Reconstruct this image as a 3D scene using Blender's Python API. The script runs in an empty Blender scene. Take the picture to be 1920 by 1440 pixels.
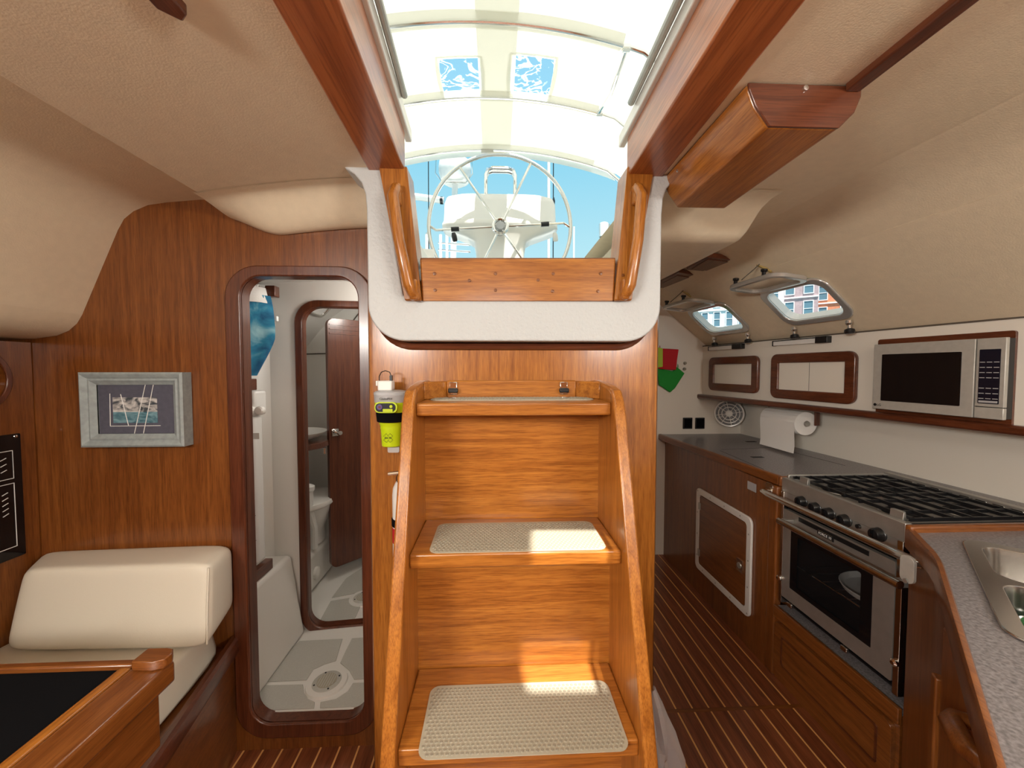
import bpy, bmesh, math, random
from math import sin, cos, pi, radians, sqrt, atan2
from mathutils import Vector, Matrix
from mathutils.geometry import tessellate_polygon
random.seed(7)
SC = bpy.context.scene
COL = SC.collection

# ------------------------------------------------------------------ camera
FPX, YAW, PITCH = 720.0, radians(2.5), radians(2.2)
CAM = Vector((0, 0, 1.3))
cf = Vector((sin(YAW)*cos(PITCH), cos(YAW)*cos(PITCH), -sin(PITCH)))
cr = Vector((cos(YAW), -sin(YAW), 0))
cu = cr.cross(cf)
cd = bpy.data.cameras.new('camera'); cam = bpy.data.objects.new('camera', cd); COL.objects.link(cam)
cam.matrix_world = Matrix(((cr.x, cu.x, -cf.x, CAM.x), (cr.y, cu.y, -cf.y, CAM.y), (cr.z, cu.z, -cf.z, CAM.z), (0, 0, 0, 1)))
cd.sensor_width = 36; cd.lens = 36*FPX/1920; cd.clip_start = .02; cd.clip_end = 800
SC.camera = cam

# ------------------------------------------------------------------ world, sun, fill lamps, exposure
SUN = Vector((.06, -.36, 1)).normalized()
SC.view_settings.view_transform = 'Standard'; SC.view_settings.look = 'None'
SC.view_settings.exposure = 0.0; SC.view_settings.gamma = 1.0; SC.view_settings.use_curve_mapping = False
w = bpy.data.worlds.new('World'); SC.world = w; w.use_nodes = True
nt = w.node_tree; nt.nodes.clear()
tc = nt.nodes.new('ShaderNodeTexCoord'); sx = nt.nodes.new('ShaderNodeSeparateXYZ'); rp = nt.nodes.new('ShaderNodeValToRGB')
bg = nt.nodes.new('ShaderNodeBackground'); wo = nt.nodes.new('ShaderNodeOutputWorld')
nt.links.new(tc.outputs['Generated'], sx.inputs[0]); nt.links.new(sx.outputs['Z'], rp.inputs[0])
nt.links.new(rp.outputs[0], bg.inputs[0]); nt.links.new(bg.outputs[0], wo.inputs[0])
els = rp.color_ramp.elements
els[0].position = 0.0; els[0].color = (.70, .90, .95, 1)
els[1].position = .9; els[1].color = (.14, .44, .74, 1)
e = els.new(.28); e.color = (.48, .82, .93, 1)
e = els.new(.5); e.color = (.26, .68, .90, 1)
bg.inputs[1].default_value = 1.0
sd = bpy.data.lights.new('sun', 'SUN'); so = bpy.data.objects.new('sun', sd); COL.objects.link(so)
sd.energy = 13.0; sd.angle = radians(.6); sd.color = (1, .95, .86)
so.rotation_euler = SUN.to_track_quat('Z', 'Y').to_euler(); so.location = (0, 0, 12)
def area(name, loc, target, sxx, syy, power, color):
    l = bpy.data.lights.new(name, 'AREA'); o = bpy.data.objects.new(name, l); COL.objects.link(o)
    l.shape = 'RECTANGLE'; l.size = sxx; l.size_y = syy; l.energy = power; l.color = color
    o.location = loc; o.rotation_euler = (Vector(loc)-Vector(target)).to_track_quat('Z', 'Y').to_euler()
    return o
DAY = (1, .95, .88)
# added fill lamps behind the camera: by the saloon windows and below the ceiling
area('fill_port_window', (-1.23, -.85, 1.6), (0, -.4, 1.35), .9, .22, 50, DAY)
area('fill_starboard_window', (1.45, -.85, 1.6), (0, -.4, 1.35), .9, .22, 28, DAY)
area('fill_forward_overhead', (0, -1.2, 1.84), (0, -1.2, 0), .55, .55, 28, DAY)

# ------------------------------------------------------------------ helpers
def ray(px, py): return cf + cr*((px-960)/FPX) + cu*((720-py)/FPX)
def atY(px, py, Y): d = ray(px, py); return CAM + d*(Y/d.y)
def atX(px, py, X): d = ray(px, py); return CAM + d*(X/d.x)
def atZ(px, py, Z): d = ray(px, py); return CAM + d*((Z-CAM.z)/d.z)
def onp(px, py, o, n): d = ray(px, py); return CAM + d*((Vector(o)-CAM).dot(n)/d.dot(n))
ORG = {}
def setp(o, label=None, cat=None, group=None, kind=None):
    if label: o['label'] = label
    if cat: o['category'] = cat
    if group: o['group'] = group
    if kind: o['kind'] = kind
    return o
def thing(name, label, cat, loc, group=None, kind=None):
    o = bpy.data.objects.new(name, None); COL.objects.link(o); o.empty_display_size = .05
    o.location = loc; ORG[o.name] = Vector(loc)
    return setp(o, label, cat, group, kind)
class Fr:
    def __init__(s, o, u, v, w=None):
        s.o = Vector(o); s.u = Vector(u).normalized(); s.v = Vector(v); s.v = (s.v - s.u*s.v.dot(s.u)).normalized()
        s.w = s.u.cross(s.v) if w is None else Vector(w).normalized()
    def __call__(s, a, b, c=0): return s.o + s.u*a + s.v*b + s.w*c
XY = Fr((0, 0, 0), (1, 0, 0), (0, 1, 0))            # c = z
XZ = Fr((0, 0, 0), (1, 0, 0), (0, 0, 1), (0, 1, 0))  # c = y
YZ = Fr((0, 0, 0), (0, 1, 0), (0, 0, 1), (1, 0, 0))  # c = x
def rrect(x0, x1, y0, y1, r, n=6):
    r = min(r, (x1-x0)/2*.999, (y1-y0)/2*.999); out = []
    for cx, cy, a in ((x1-r, y1-r, 0), (x0+r, y1-r, 90), (x0+r, y0+r, 180), (x1-r, y0+r, 270)):
        for k in range(n+1):
            t = radians(a + 90*k/n); out.append((cx+r*cos(t), cy+r*sin(t)))
    return out
def circ(cx, cy, r, n=24, ry=None): return [(cx+r*cos(2*pi*k/n), cy+(ry or r)*sin(2*pi*k/n)) for k in range(n)]
class MB:
    def __init__(s): s.v = []; s.f = []
    def add(s, vs, fs):
        b = len(s.v); s.v += [Vector(p) for p in vs]; s.f += [tuple(i+b for i in q) for q in fs]; return s
    def hexa(s, p):
        return s.add(p, [(0, 3, 2, 1), (4, 5, 6, 7), (0, 1, 5, 4), (1, 2, 6, 5), (2, 3, 7, 6), (3, 0, 4, 7)])
    def box(s, x0, x1, y0, y1, z0, z1):
        return s.hexa([(x0, y0, z0), (x1, y0, z0), (x1, y1, z0), (x0, y1, z0), (x0, y0, z1), (x1, y0, z1), (x1, y1, z1), (x0, y1, z1)])
    def fbox(s, F, a0, a1, b0, b1, c0, c1):
        return s.hexa([F(a0, b0, c0), F(a1, b0, c0), F(a1, b1, c0), F(a0, b1, c0), F(a0, b0, c1), F(a1, b0, c1), F(a1, b1, c1), F(a0, b1, c1)])
    def prism(s, F, outer, c0, c1, holes=()):
        loops = [list(outer)] + [list(h) for h in holes]
        flat = [p for l in loops for p in l]; n = len(flat)
        if holes or len(outer) > 14:
            bm = bmesh.new(); bv = [bm.verts.new((p[0], p[1], 0)) for p in flat]; be_ = []; k = 0
            for i, q in enumerate(bv): q.index = i
            for l in loops:
                m = len(l); be_ += [bm.edges.new((bv[k+i], bv[k+(i+1) % m])) for i in range(m)]; k += m
            g = bmesh.ops.triangle_fill(bm, use_beauty=True, use_dissolve=False, edges=be_)
            tris = [tuple(q.index for q in f.verts) for f in g['geom'] if isinstance(f, bmesh.types.BMFace)]; bm.free()
        else: tris = tessellate_polygon([[Vector((p[0], p[1], 0)) for p in l] for l in loops])
        vs = [F(p[0], p[1], c0) for p in flat] + [F(p[0], p[1], c1) for p in flat]
        fs = [tuple(t) for t in tris] + [tuple(i+n for i in reversed(t)) for t in tris]
        k = 0
        for l in loops:
            m = len(l)
            for i in range(m): a, b = k+i, k+(i+1) % m; fs.append((a, b, b+n, a+n))
            k += m
        return s.add(vs, fs)
    def grid(s, rows, cu_=False, cv=False):
        m = len(rows[0]); n = len(rows); fs = []
        for i in range(n if cv else n-1):
            for j in range(m if cu_ else m-1):
                fs.append((i*m+j, i*m+(j+1) % m, ((i+1) % n)*m+(j+1) % m, ((i+1) % n)*m+j))
        return s.add([p for r in rows for p in r], fs)
    def tube(s, path, r, n=10, closed=False):
        P = [Vector(p) for p in path]; rows = []; prev = None; m = len(P)
        for i in range(m):
            if closed: t = (P[(i+1) % m]-P[i-1])
            else: t = P[min(i+1, m-1)]-P[max(i-1, 0)]
            t.normalize()
            if prev is None: a = Vector((0, 0, 1)) if abs(t.z) < .9 else Vector((1, 0, 0)); x = a.cross(t).normalized()
            else: x = (prev - t*prev.dot(t)).normalized()
            prev = x; y = t.cross(x); rr = r[i] if isinstance(r, (list, tuple)) else r
            rows.append([P[i]+x*(rr*cos(2*pi*k/n))+y*(rr*sin(2*pi*k/n)) for k in range(n)])
        b = len(s.v); s.grid(rows, True, closed)
        if not closed:
            s.f.append(tuple(b+k for k in reversed(range(n)))); s.f.append(tuple(b+(m-1)*n+k for k in range(n)))
        return s
    def lathe(s, prof, o, axis, n=24):
        ax = Vector(axis).normalized(); a = Vector((0, 0, 1)) if abs(ax.z) < .9 else Vector((1, 0, 0))
        x = a.cross(ax).normalized(); y = ax.cross(x); o = Vector(o)
        rows = [[o+ax*h+x*(r*cos(2*pi*k/n))+y*(r*sin(2*pi*k/n)) for k in range(n)] for r, h in prof]
        b = len(s.v); s.grid(rows, True)
        if prof[0][0] > 1e-6: s.f.append(tuple(b+k for k in reversed(range(n))))
        if prof[-1][0] > 1e-6: s.f.append(tuple(b+(len(prof)-1)*n+k for k in range(n)))
        return s
    def build(s, name, mat, parent=None, bevel=0, seg=2, smooth=35, loc=None, label=None, cat=None, group=None, kind=None, fixn=True):
        me = bpy.data.meshes.new(name); base = ORG[parent.name] if parent else Vector(loc or (0, 0, 0))
        me.from_pydata([p-base for p in s.v], [], s.f)
        if fixn:
            bm = bmesh.new(); bm.from_mesh(me); bmesh.ops.remove_doubles(bm, verts=bm.verts, dist=1e-6)
            bmesh.ops.recalc_face_normals(bm, faces=bm.faces); bm.to_mesh(me); bm.free()
        me.materials.append(M(mat) if isinstance(mat, str) else mat)
        o = bpy.data.objects.new(name, me); COL.objects.link(o)
        if smooth:
            for p in me.polygons: p.use_smooth = True
            me.set_sharp_from_angle(angle=radians(smooth))
        if bevel:
            b = o.modifiers.new('bevel', 'BEVEL'); b.width = bevel; b.segments = seg; b.limit_method = 'ANGLE'; b.angle_limit = radians(40); b.harden_normals = False
        if parent: o.parent = parent; ORG[o.name] = base
        else: o.location = base; ORG[o.name] = base
        return setp(o, label, cat, group, kind)
def text(name, body, F, a, b, size, mat, parent, c=0, align='LEFT'):
    cu_ = bpy.data.curves.new(name, 'FONT'); cu_.body = body; cu_.size = size; cu_.extrude = .0003; cu_.align_x = align
    cu_.materials.append(M(mat)); o = bpy.data.objects.new(name, cu_); COL.objects.link(o)
    p = F(a, b, c) - ORG[parent.name]; z = F.u.cross(F.v)
    o.matrix_world = Matrix(((F.u.x, F.v.x, z.x, p.x), (F.u.y, F.v.y, z.y, p.y), (F.u.z, F.v.z, z.z, p.z), (0, 0, 0, 1)))
    me = bpy.data.meshes.new_from_object(o); mw_ = o.matrix_world.copy(); bpy.data.objects.remove(o); bpy.data.curves.remove(cu_)
    o = bpy.data.objects.new(name, me); COL.objects.link(o); o.matrix_world = mw_
    o.parent = parent; ORG[o.name] = ORG[parent.name]
    return o

# ------------------------------------------------------------------ materials
MATS = {}
def srgb(*c): return tuple((x/255/12.92 if x <= 10 else ((x/255+.055)/1.055)**2.4) for x in c)+(1,)
def newmat(name):
    m = bpy.data.materials.new(name); m.use_nodes = True; MATS[name] = m
    return m, m.node_tree, m.node_tree.nodes['Principled BSDF']
def M(n): return MATS[n]
def pbr(name, col, rough=.5, metal=0, var=0, vscale=20, bump=0, bscale=150, coat=0, spec=.5, alpha=1, trans=0):
    m, t, p = newmat(name)
    p.inputs['Base Color'].default_value = (*col[:3], 1); p.inputs['Roughness'].default_value = rough; p.inputs['Metallic'].default_value = metal
    p.inputs['Coat Weight'].default_value = coat; p.inputs['Coat Roughness'].default_value = .12; p.inputs['Specular IOR Level'].default_value = spec
    p.inputs['Alpha'].default_value = alpha; p.inputs['Transmission Weight'].default_value = trans
    if var or bump:
        tc = t.nodes.new('ShaderNodeTexCoord')
    if var:
        n = t.nodes.new('ShaderNodeTexNoise'); n.inputs['Scale'].default_value = vscale; n.inputs['Detail'].default_value = 5; t.links.new(tc.outputs['Object'], n.inputs['Vector'])
        r = t.nodes.new('ShaderNodeValToRGB'); t.links.new(n.outputs['Fac'], r.inputs[0])
        r.color_ramp.elements[0].position = .3; r.color_ramp.elements[1].position = .7
        r.color_ramp.elements[0].color = tuple(c*(1-var) for c in col[:3])+(1,); r.color_ramp.elements[1].color = tuple(min(1, c*(1+var)) for c in col[:3])+(1,)
        t.links.new(r.outputs[0], p.inputs['Base Color'])
    if bump:
        n = t.nodes.new('ShaderNodeTexNoise'); n.inputs['Scale'].default_value = bscale; n.inputs['Detail'].default_value = 3; t.links.new(tc.outputs['Object'], n.inputs['Vector'])
        b = t.nodes.new('ShaderNodeBump'); b.inputs['Strength'].default_value = bump; b.inputs['Distance'].default_value = .002
        t.links.new(n.outputs['Fac'], b.inputs['Height']); t.links.new(b.outputs[0], p.inputs['Normal'])
    return m
def wood(name, axis, light, mid, dark, rough=.3, coat=.35, s=30):
    m, t, p = newmat(name); tc = t.nodes.new('ShaderNodeTexCoord')
    def noise(sc, al, det, dist):
        mp = t.nodes.new('ShaderNodeMapping'); v = [sc, sc, sc]; v['XYZ'.index(axis)] = al; mp.inputs['Scale'].default_value = v
        n = t.nodes.new('ShaderNodeTexNoise'); n.inputs['Scale'].default_value = 1; n.inputs['Detail'].default_value = det; n.inputs['Distortion'].default_value = dist
        t.links.new(tc.outputs['Object'], mp.inputs[0]); t.links.new(mp.outputs[0], n.inputs['Vector']); return n
    n1 = noise(s, s*.04, 5, .6); n2 = noise(s*7, s*.3, 4, .1); n3 = noise(3.5, 1.2, 2, 0)
    r = t.nodes.new('ShaderNodeValToRGB'); e = r.color_ramp.elements
    e[0].position = .30; e[0].color = (*dark, 1); e[1].position = .72; e[1].color = (*light, 1); q = e.new(.5); q.color = (*mid, 1)
    t.links.new(n1.outputs['Fac'], r.inputs[0])
    r2 = t.nodes.new('ShaderNodeValToRGB'); e = r2.color_ramp.elements; e[0].position = .36; e[0].color = (.62, .55, .5, 1); e[1].position = .55; e[1].color = (1, 1, 1, 1)
    t.links.new(n2.outputs['Fac'], r2.inputs[0])
    mx = t.nodes.new('ShaderNodeMix'); mx.data_type = 'RGBA'; mx.blend_type = 'MULTIPLY'; mx.inputs[0].default_value = .8
    t.links.new(r.outputs[0], mx.inputs[6]); t.links.new(r2.outputs[0], mx.inputs[7])
    r3 = t.nodes.new('ShaderNodeValToRGB'); e = r3.color_ramp.elements; e[0].position = .3; e[0].color = (.91, .89, .88, 1); e[1].position = .7; e[1].color = (1, 1, 1, 1)
    t.links.new(n3.outputs['Fac'], r3.inputs[0])
    my = t.nodes.new('ShaderNodeMix'); my.data_type = 'RGBA'; my.blend_type = 'MULTIPLY'; my.inputs[0].default_value = 1
    t.links.new(mx.outputs[2], my.inputs[6]); t.links.new(r3.outputs[0], my.inputs[7]); t.links.new(my.outputs[2], p.inputs['Base Color'])
    p.inputs['Roughness'].default_value = rough; p.inputs['Coat Weight'].default_value = coat; p.inputs['Coat Roughness'].default_value = .15
    b = t.nodes.new('ShaderNodeBump'); b.inputs['Strength'].default_value = .12; b.inputs['Distance'].default_value = .001
    t.links.new(n2.outputs['Fac'], b.inputs['Height']); t.links.new(b.outputs[0], p.inputs['Normal'])
    return m
for ax in 'XYZ':
    wood('teak_'+ax, ax, (.52, .205, .034), (.42, .150, .023), (.295, .096, .013), s=75)
    wood('cherry_'+ax, ax, (.265, .090, .019), (.215, .068, .0135), (.16, .047, .009), s=65)
    wood('mahogany_'+ax, ax, (.165, .048, .019), (.125, .034, .013), (.08, .02, .008), s=50)
    wood('beam_'+ax, ax, (.50, .165, .048), (.42, .125, .034), (.28, .075, .018), s=35)
    wood('sole_'+ax, ax, (.30, .095, .036), (.235, .068, .024), (.16, .044, .015), rough=.35, s=50)
pbr('headliner', (.80, .69, .51), .40, var=.03, vscale=40, bump=.22, bscale=260)
pbr('gelcoat', (.80, .78, .73), .28, coat=.3)
pbr('gelcoat_rough', (.52, .54, .54), .45, bump=1.0, bscale=110)
pbr('laminate_wall', (.78, .74, .66), .45, bump=.1, bscale=300)
pbr('nonskid', (.50, .49, .44), .7, var=.05, vscale=200, bump=.4, bscale=500)
pbr('counter', (.20, .185, .19), .35, var=.45, vscale=170, coat=.15)
pbr('matt_black', (.02, .02, .02), .8)  # flat near-black of the joints and finger pulls
pbr('vinyl_cushion', (.70, .64, .53), .5, bump=.12, bscale=300)
pbr('black_fabric', (.004, .004, .005), 1.0, spec=.1)
pbr('black', (.008, .008, .009), .35)
pbr('black_gloss', (.006, .006, .007), .06)
pbr('steel', (.62, .60, .57), .22, 1, bump=.03, bscale=80)
pbr('brushed_steel', (.46, .45, .42), .40, .75, var=.06, vscale=30)
pbr('satin_steel', (.50, .49, .45), .45, .35, var=.05, vscale=60)
pbr('port_steel', (.62, .62, .60), .18, .6)
pbr('chrome', (.78, .77, .75), .1, 1)
pbr('white_plastic', (.80, .79, .76), .35)
pbr('grey_plastic', (.42, .42, .43), .4)
pbr('paper', (.86, .85, .82), .9, bump=.3, bscale=200)
pbr('rubber_mat', (.42, .38, .29), .7)
pbr('rubber_bump', (.30, .27, .205), .6)
pbr('holly', (.80, .42, .14), .4)
pbr('yellow', (.58, .75, .01), .35)
pbr('red_cloth', (.50, .008, .015), .8, bump=.4, bscale=120)
pbr('green_cloth', (.01, .28, .03), .8, bump=.4, bscale=120)
pbr('lime_cloth', (.42, .58, .05), .8)
pbr('clear_plastic', (.75, .78, .80), .2, alpha=.55)
pbr('plastic_bag', (.85, .86, .88), .12, alpha=.38, bump=.6, bscale=40)
pbr('blue_grey_paint', (.30, .34, .34), .55, var=.14, vscale=60)
pbr('gold_grey', (.30, .27, .20), .5)
pbr('mat_board', (.085, .085, .115), .9, var=.1, vscale=80)
pbr('white_line', (.8, .8, .78), .6)
pbr('oven_glass', (.02, .02, .022), .04, alpha=.25)
pbr('clear_glass', (.9, .95, .97), .02, alpha=.12)
pbr('wood_clip', (.46, .33, .12), .6)
pbr('cord', (.10, .08, .06), .7)
pbr('red_brown', (.16, .02, .015), .5)
pbr('dark_green', (.02, .10, .03), .25)
pbr('flex_grey', (.2, .2, .2), .6)
pbr('deck_white', (.78, .78, .76), .5)
pbr('water', (.03, .08, .09), .08)
pbr('navy', (.005, .006, .016), .3)
pbr('purple_label', (.10, .06, .22), .4)
# translucent awning cloth
def cloth(name, c, tr):
    m, t, p = newmat(name); t.nodes.remove(p); out = t.nodes['Material Output']
    d = t.nodes.new('ShaderNodeBsdfDiffuse'); q = t.nodes.new('ShaderNodeBsdfTranslucent'); x = t.nodes.new('ShaderNodeMixShader')
    d.inputs[0].default_value = (*c, 1); q.inputs[0].default_value = (*c, 1); x.inputs[0].default_value = tr
    t.links.new(d.outputs[0], x.inputs[1]); t.links.new(q.outputs[0], x.inputs[2]); t.links.new(x.outputs[0], out.inputs[0])
cloth('canvas', (.54, .525, .465), .55)
cloth('canvas_seam', (.80, .785, .71), .62)
def vinyl():
    m, t, p = newmat('vinyl'); out = t.nodes['Material Output']; t.nodes.remove(p)
    tr = t.nodes.new('ShaderNodeBsdfTransparent'); tl = t.nodes.new('ShaderNodeBsdfTranslucent'); x = t.nodes.new('ShaderNodeMixShader')
    tl.inputs[0].default_value = (.95, .97, 1, 1)
    tc = t.nodes.new('ShaderNodeTexCoord'); n = t.nodes.new('ShaderNodeTexNoise'); n.inputs['Scale'].default_value = 7; n.inputs['Detail'].default_value = 3; n.inputs['Distortion'].default_value = 1.6
    r = t.nodes.new('ShaderNodeValToRGB'); e = r.color_ramp.elements; e[0].position = .50; e[0].color = (.03, .03, .03, 1); e[1].position = .60; e[1].color = (.03, .03, .03, 1); q = e.new(.55); q.color = (.5, .5, .5, 1)  # pale streaks paint reflections off wrinkles into the pane
    t.links.new(tc.outputs['Object'], n.inputs['Vector']); t.links.new(n.outputs['Fac'], r.inputs[0]); t.links.new(r.outputs[0], x.inputs[0])
    t.links.new(tr.outputs[0], x.inputs[1]); t.links.new(tl.outputs[0], x.inputs[2]); t.links.new(x.outputs[0], out.inputs[0])
vinyl()
def painting():
    m, t, p = newmat('seascape'); tc = t.nodes.new('ShaderNodeTexCoord'); sp = t.nodes.new('ShaderNodeSeparateXYZ')
    mp = t.nodes.new('ShaderNodeMapping'); mp.inputs['Scale'].default_value = (28, 28, 55)
    n = t.nodes.new('ShaderNodeTexNoise'); n.inputs['Scale'].default_value = 1; n.inputs['Detail'].default_value = 6; n.inputs['Distortion'].default_value = 1.2
    t.links.new(tc.outputs['Object'], mp.inputs[0]); t.links.new(mp.outputs[0], n.inputs['Vector'])
    c1 = t.nodes.new('ShaderNodeValToRGB'); e = c1.color_ramp.elements; e[0].position = .38; e[0].color = (.05, .06, .07, 1); e[1].position = .6; e[1].color = (.62, .60, .58, 1)
    c2 = t.nodes.new('ShaderNodeValToRGB'); e = c2.color_ramp.elements; e[0].position = .35; e[0].color = (.03, .11, .15, 1); e[1].position = .65; e[1].color = (.18, .33, .38, 1)
    t.links.new(n.outputs['Fac'], c1.inputs[0]); t.links.new(n.outputs['Fac'], c2.inputs[0])
    t.links.new(tc.outputs['Object'], sp.inputs[0]); gt = t.nodes.new('ShaderNodeMath'); gt.operation = 'GREATER_THAN'; gt.inputs[1].default_value = .110
    t.links.new(sp.outputs['Z'], gt.inputs[0]); mx = t.nodes.new('ShaderNodeMix'); mx.data_type = 'RGBA'
    t.links.new(gt.outputs[0], mx.inputs[0]); t.links.new(c2.outputs[0], mx.inputs[6]); t.links.new(c1.outputs[0], mx.inputs[7]); t.links.new(mx.outputs[2], p.inputs['Base Color'])
    p.inputs['Roughness'].default_value = .8
painting()
def towel():
    m, t, p = newmat('blue_towel'); tc = t.nodes.new('ShaderNodeTexCoord')
    n = t.nodes.new('ShaderNodeTexNoise'); n.inputs['Scale'].default_value = 11; n.inputs['Detail'].default_value = 4; n.inputs['Distortion'].default_value = .8
    c = t.nodes.new('ShaderNodeValToRGB'); e = c.color_ramp.elements; e[0].position = .35; e[0].color = (.012, .10, .22, 1); e[1].position = .72; e[1].color = (.35, .62, .68, 1); q = e.new(.5); q.color = (.03, .24, .40, 1)
    t.links.new(tc.outputs['Object'], n.inputs['Vector']); t.links.new(n.outputs['Fac'], c.inputs[0]); t.links.new(c.outputs[0], p.inputs['Base Color']); p.inputs['Roughness'].default_value = .9
towel()
# ================================================================== STRUCTURE
# ---- cabin sole: planks and pale strips
fl = MB().box(-2.0, 2.0, -2.0, 2.75, -.06, -.008).build('floor', 'mahogany_Y', kind='structure', label='dark teak cabin sole with thin pale strips')
PITCHW, STRIP = .0645, .0065
x = -.92; k = 0
SEAM = 1.385
while x < 1.24:
    segs = [(-1.95, 1.12)] if -.40 < x < .47 else ([(-1.95, SEAM-.008), (SEAM+.008, 2.65)] if x > .4 else [(-1.95, 1.30)])
    for y0, y1 in segs:
        MB().box(x, x+PITCHW-STRIP, y0, y1, -.008, 0).build('plank', 'sole_Y', fl)
        MB().box(x+PITCHW-STRIP+.0003, x+PITCHW-.0003, y0, y1, -.008, 0).build('strip', 'holly', fl)
    x += PITCHW; k += 1
MB().box(.49, 1.24, SEAM-.0075, SEAM+.0075, -.008, 0).build('cross_strip', 'cherry_X', fl)

# ---- port bulkhead with the doorway
DX0, DX1, DZ0, DZ1 = -.826, -.450, .098, 1.602
MB().prism(XZ, [(-2.0, -.05), (-.372, -.05), (-.372, 1.90), (-2.0, 1.90)], 1.30, 1.335, [rrect(DX0-.012, DX1+.012, DZ0-.012, DZ1+.012, .07)]).build(
    'wall_aft', 'cherry_Z', kind='structure', label='reddish wooden bulkhead with a rounded doorway', smooth=0)
d1 = thing('door_1', 'rounded dark wooden frame of the narrow doorway', 'door frame', ((DX0+DX1)/2, 1.29, DZ0), kind='structure')
MB().prism(XZ, rrect(DX0-.048, DX1+.048, DZ0-.05, DZ1+.034, .105, 8), 1.288, 1.3005, [rrect(DX0, DX1, DZ0, DZ1, .068, 8)]).build('frame', 'mahogany_Z', d1, bevel=.004)
MB().prism(XZ, rrect(DX0-.0115, DX1+.0115, DZ0-.0115, DZ1+.0115, .07, 8), 1.3005, 1.34, [rrect(DX0, DX1, DZ0, DZ1, .068, 8)]).build('lining', 'mahogany_Z', d1)

# ---- companionway box (engine casing) behind the ladder
CXL, CXR, CY = -.373, .500, 1.14
cc = thing('wall_companionway', 'bright wooden casing wall behind the ladder', 'wall', (.06, CY, 0), kind='structure')
MB().prism(XY, [(CXL, 1.30), (CXL, CY+.012), (CXL+.006, CY+.003), (CXL+.018, CY), (CXR-.03, CY), (CXR-.01, CY+.006), (CXR, CY+.022), (CXR, 2.62), (CXR-.05, 2.62), (CXR-.05, CY+.05), (CXL+.05, CY+.05), (CXL+.05, 1.30)], 0, 1.56).build('casing', 'teak_Z', cc)

# ---- ceiling
def lerp(a, b, t): return a+(b-a)*t
def sst(a, b, x): t = max(0, min(1, (x-a)/(b-a))); return t*t*(3-2*t)
HX0, HX1, HY0, HY1 = -.300, .440, .15, 1.16      # hatch cut-out
def cz(X, Y):
    z = 1.85
    if X < -.4: z -= .05*((-X-.4)/.44)**1.4
    return z
Xs = [-.84, -.78, -.7, -.6, -.5, -.42, HX0, 0, HX1, .55, .65, .75, .86, .95, 1.02]
Ys = [-2.0, -1.2, -.5, HY0, .4, .7, .95, 1.05, HY1, 1.24, 1.32, 1.6, 2.0, 2.62]
ce = MB()
def rp_(X, Y):    # right-hand crown keeps pace with the taper of the cabin side
    t = max(0, X-.6)/.62
    return X - .1*(Y-1.2)*min(1, t)
for i in range(len(Xs)-1):
    for j in range(len(Ys)-1):
        x0, x1, y0, y1 = Xs[i], Xs[i+1], Ys[j], Ys[j+1]
        if x0 >= HX0-1e-6 and x1 <= HX1+1e-6 and y0 >= HY0-1e-6: continue
        if x1 <= HX0+1e-6 and y0 >= 1.3: continue
        if x0 < HX0 and y1 > 1.305: y1 = 1.305
        ce.add([(rp_(x0, y0), y0, cz(x0, y0)), (rp_(x1, y0), y0, cz(x1, y0)), (rp_(x1, y1), y1, cz(x1, y1)), (rp_(x0, y1), y1, cz(x0, y1))], [(0, 1, 2, 3)])
# port lip, recess and cabin side
prof = [(-.84, 1.80), (-.846, 1.803), (-.848, 1.82), (-.848, 1.852), (-.95, 1.845), (-1.05, 1.835), (-1.11, 1.825), (-1.155, 1.805), (-1.185, 1.78), (-1.205, 1.745)]
ce.grid([[(X, y, z) for X, z in prof] for y in (-2.0, -1, 0, .6, 1.305)])
prof2 = [(-1.325, 1.475), (-1.342, 1.447), (-1.368, 1.424), (-1.405, 1.408), (-1.47, 1.398), (-1.6, 1.392), (-2.0, 1.385)]
ce.grid([[(X, y, z) for X, z in prof2] for y in (-2.0, -1, 0, .6, 1.305)])
# starboard crown down to the flat cabin side
prof3 = [(1.02, 1.85), (1.08, 1.842), (1.13, 1.829), (1.17, 1.812), (1.205, 1.790), (1.235, 1.766), (1.258, 1.749), (1.28, 1.732), (1.31, 1.708)]
ce.grid([[(X-.1*(y-1.2)*min(1, (X-.6)/.62), y, z) for X, z in prof3] for y in (-2.0, -1, 0, .6, 1.2, 1.9, 2.62)])
ceil = ce.build('ceiling', 'headliner', kind='structure', label='cream textured headliner of the cabin', smooth=50)
# lowered soffits either side of the companionway
so_ = MB(); rows = []
for y in [1.14+.0082*q for q in range(20)]:
    row = []
    for X in [-.852+.013*q for q in range(40)]:
        row.append((X, y, cz(max(X, -.84), y)-.002 - .085*sst(1.17, 1.29, y)*sst(-.90, -.68, X)-.085*0))
    rows.append(row)
so_.grid(rows); so_.build('soffit', 'headliner', ceil, smooth=60)
so_ = MB(); rows = []
for y in [1.16, 1.22, 1.26, 1.30, 1.33, 1.36, 1.39, 1.6, 2.0, 2.62]:
    dz = .09*sst(1.22, 1.37, y); row = []
    xe = .885 - .03*(y-1.3)
    for X, q in [(.44, 1), (.55, 1), (.7, 1), (xe-.04, 1), (xe-.012, .98), (xe-.003, .9), (xe, .75), (xe, -.02)]:
        row.append((X, y, 1.848 - dz*q))
    rows.append(row)
so_.grid(rows); so_.build('soffit', 'headliner', ceil, smooth=60)

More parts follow.
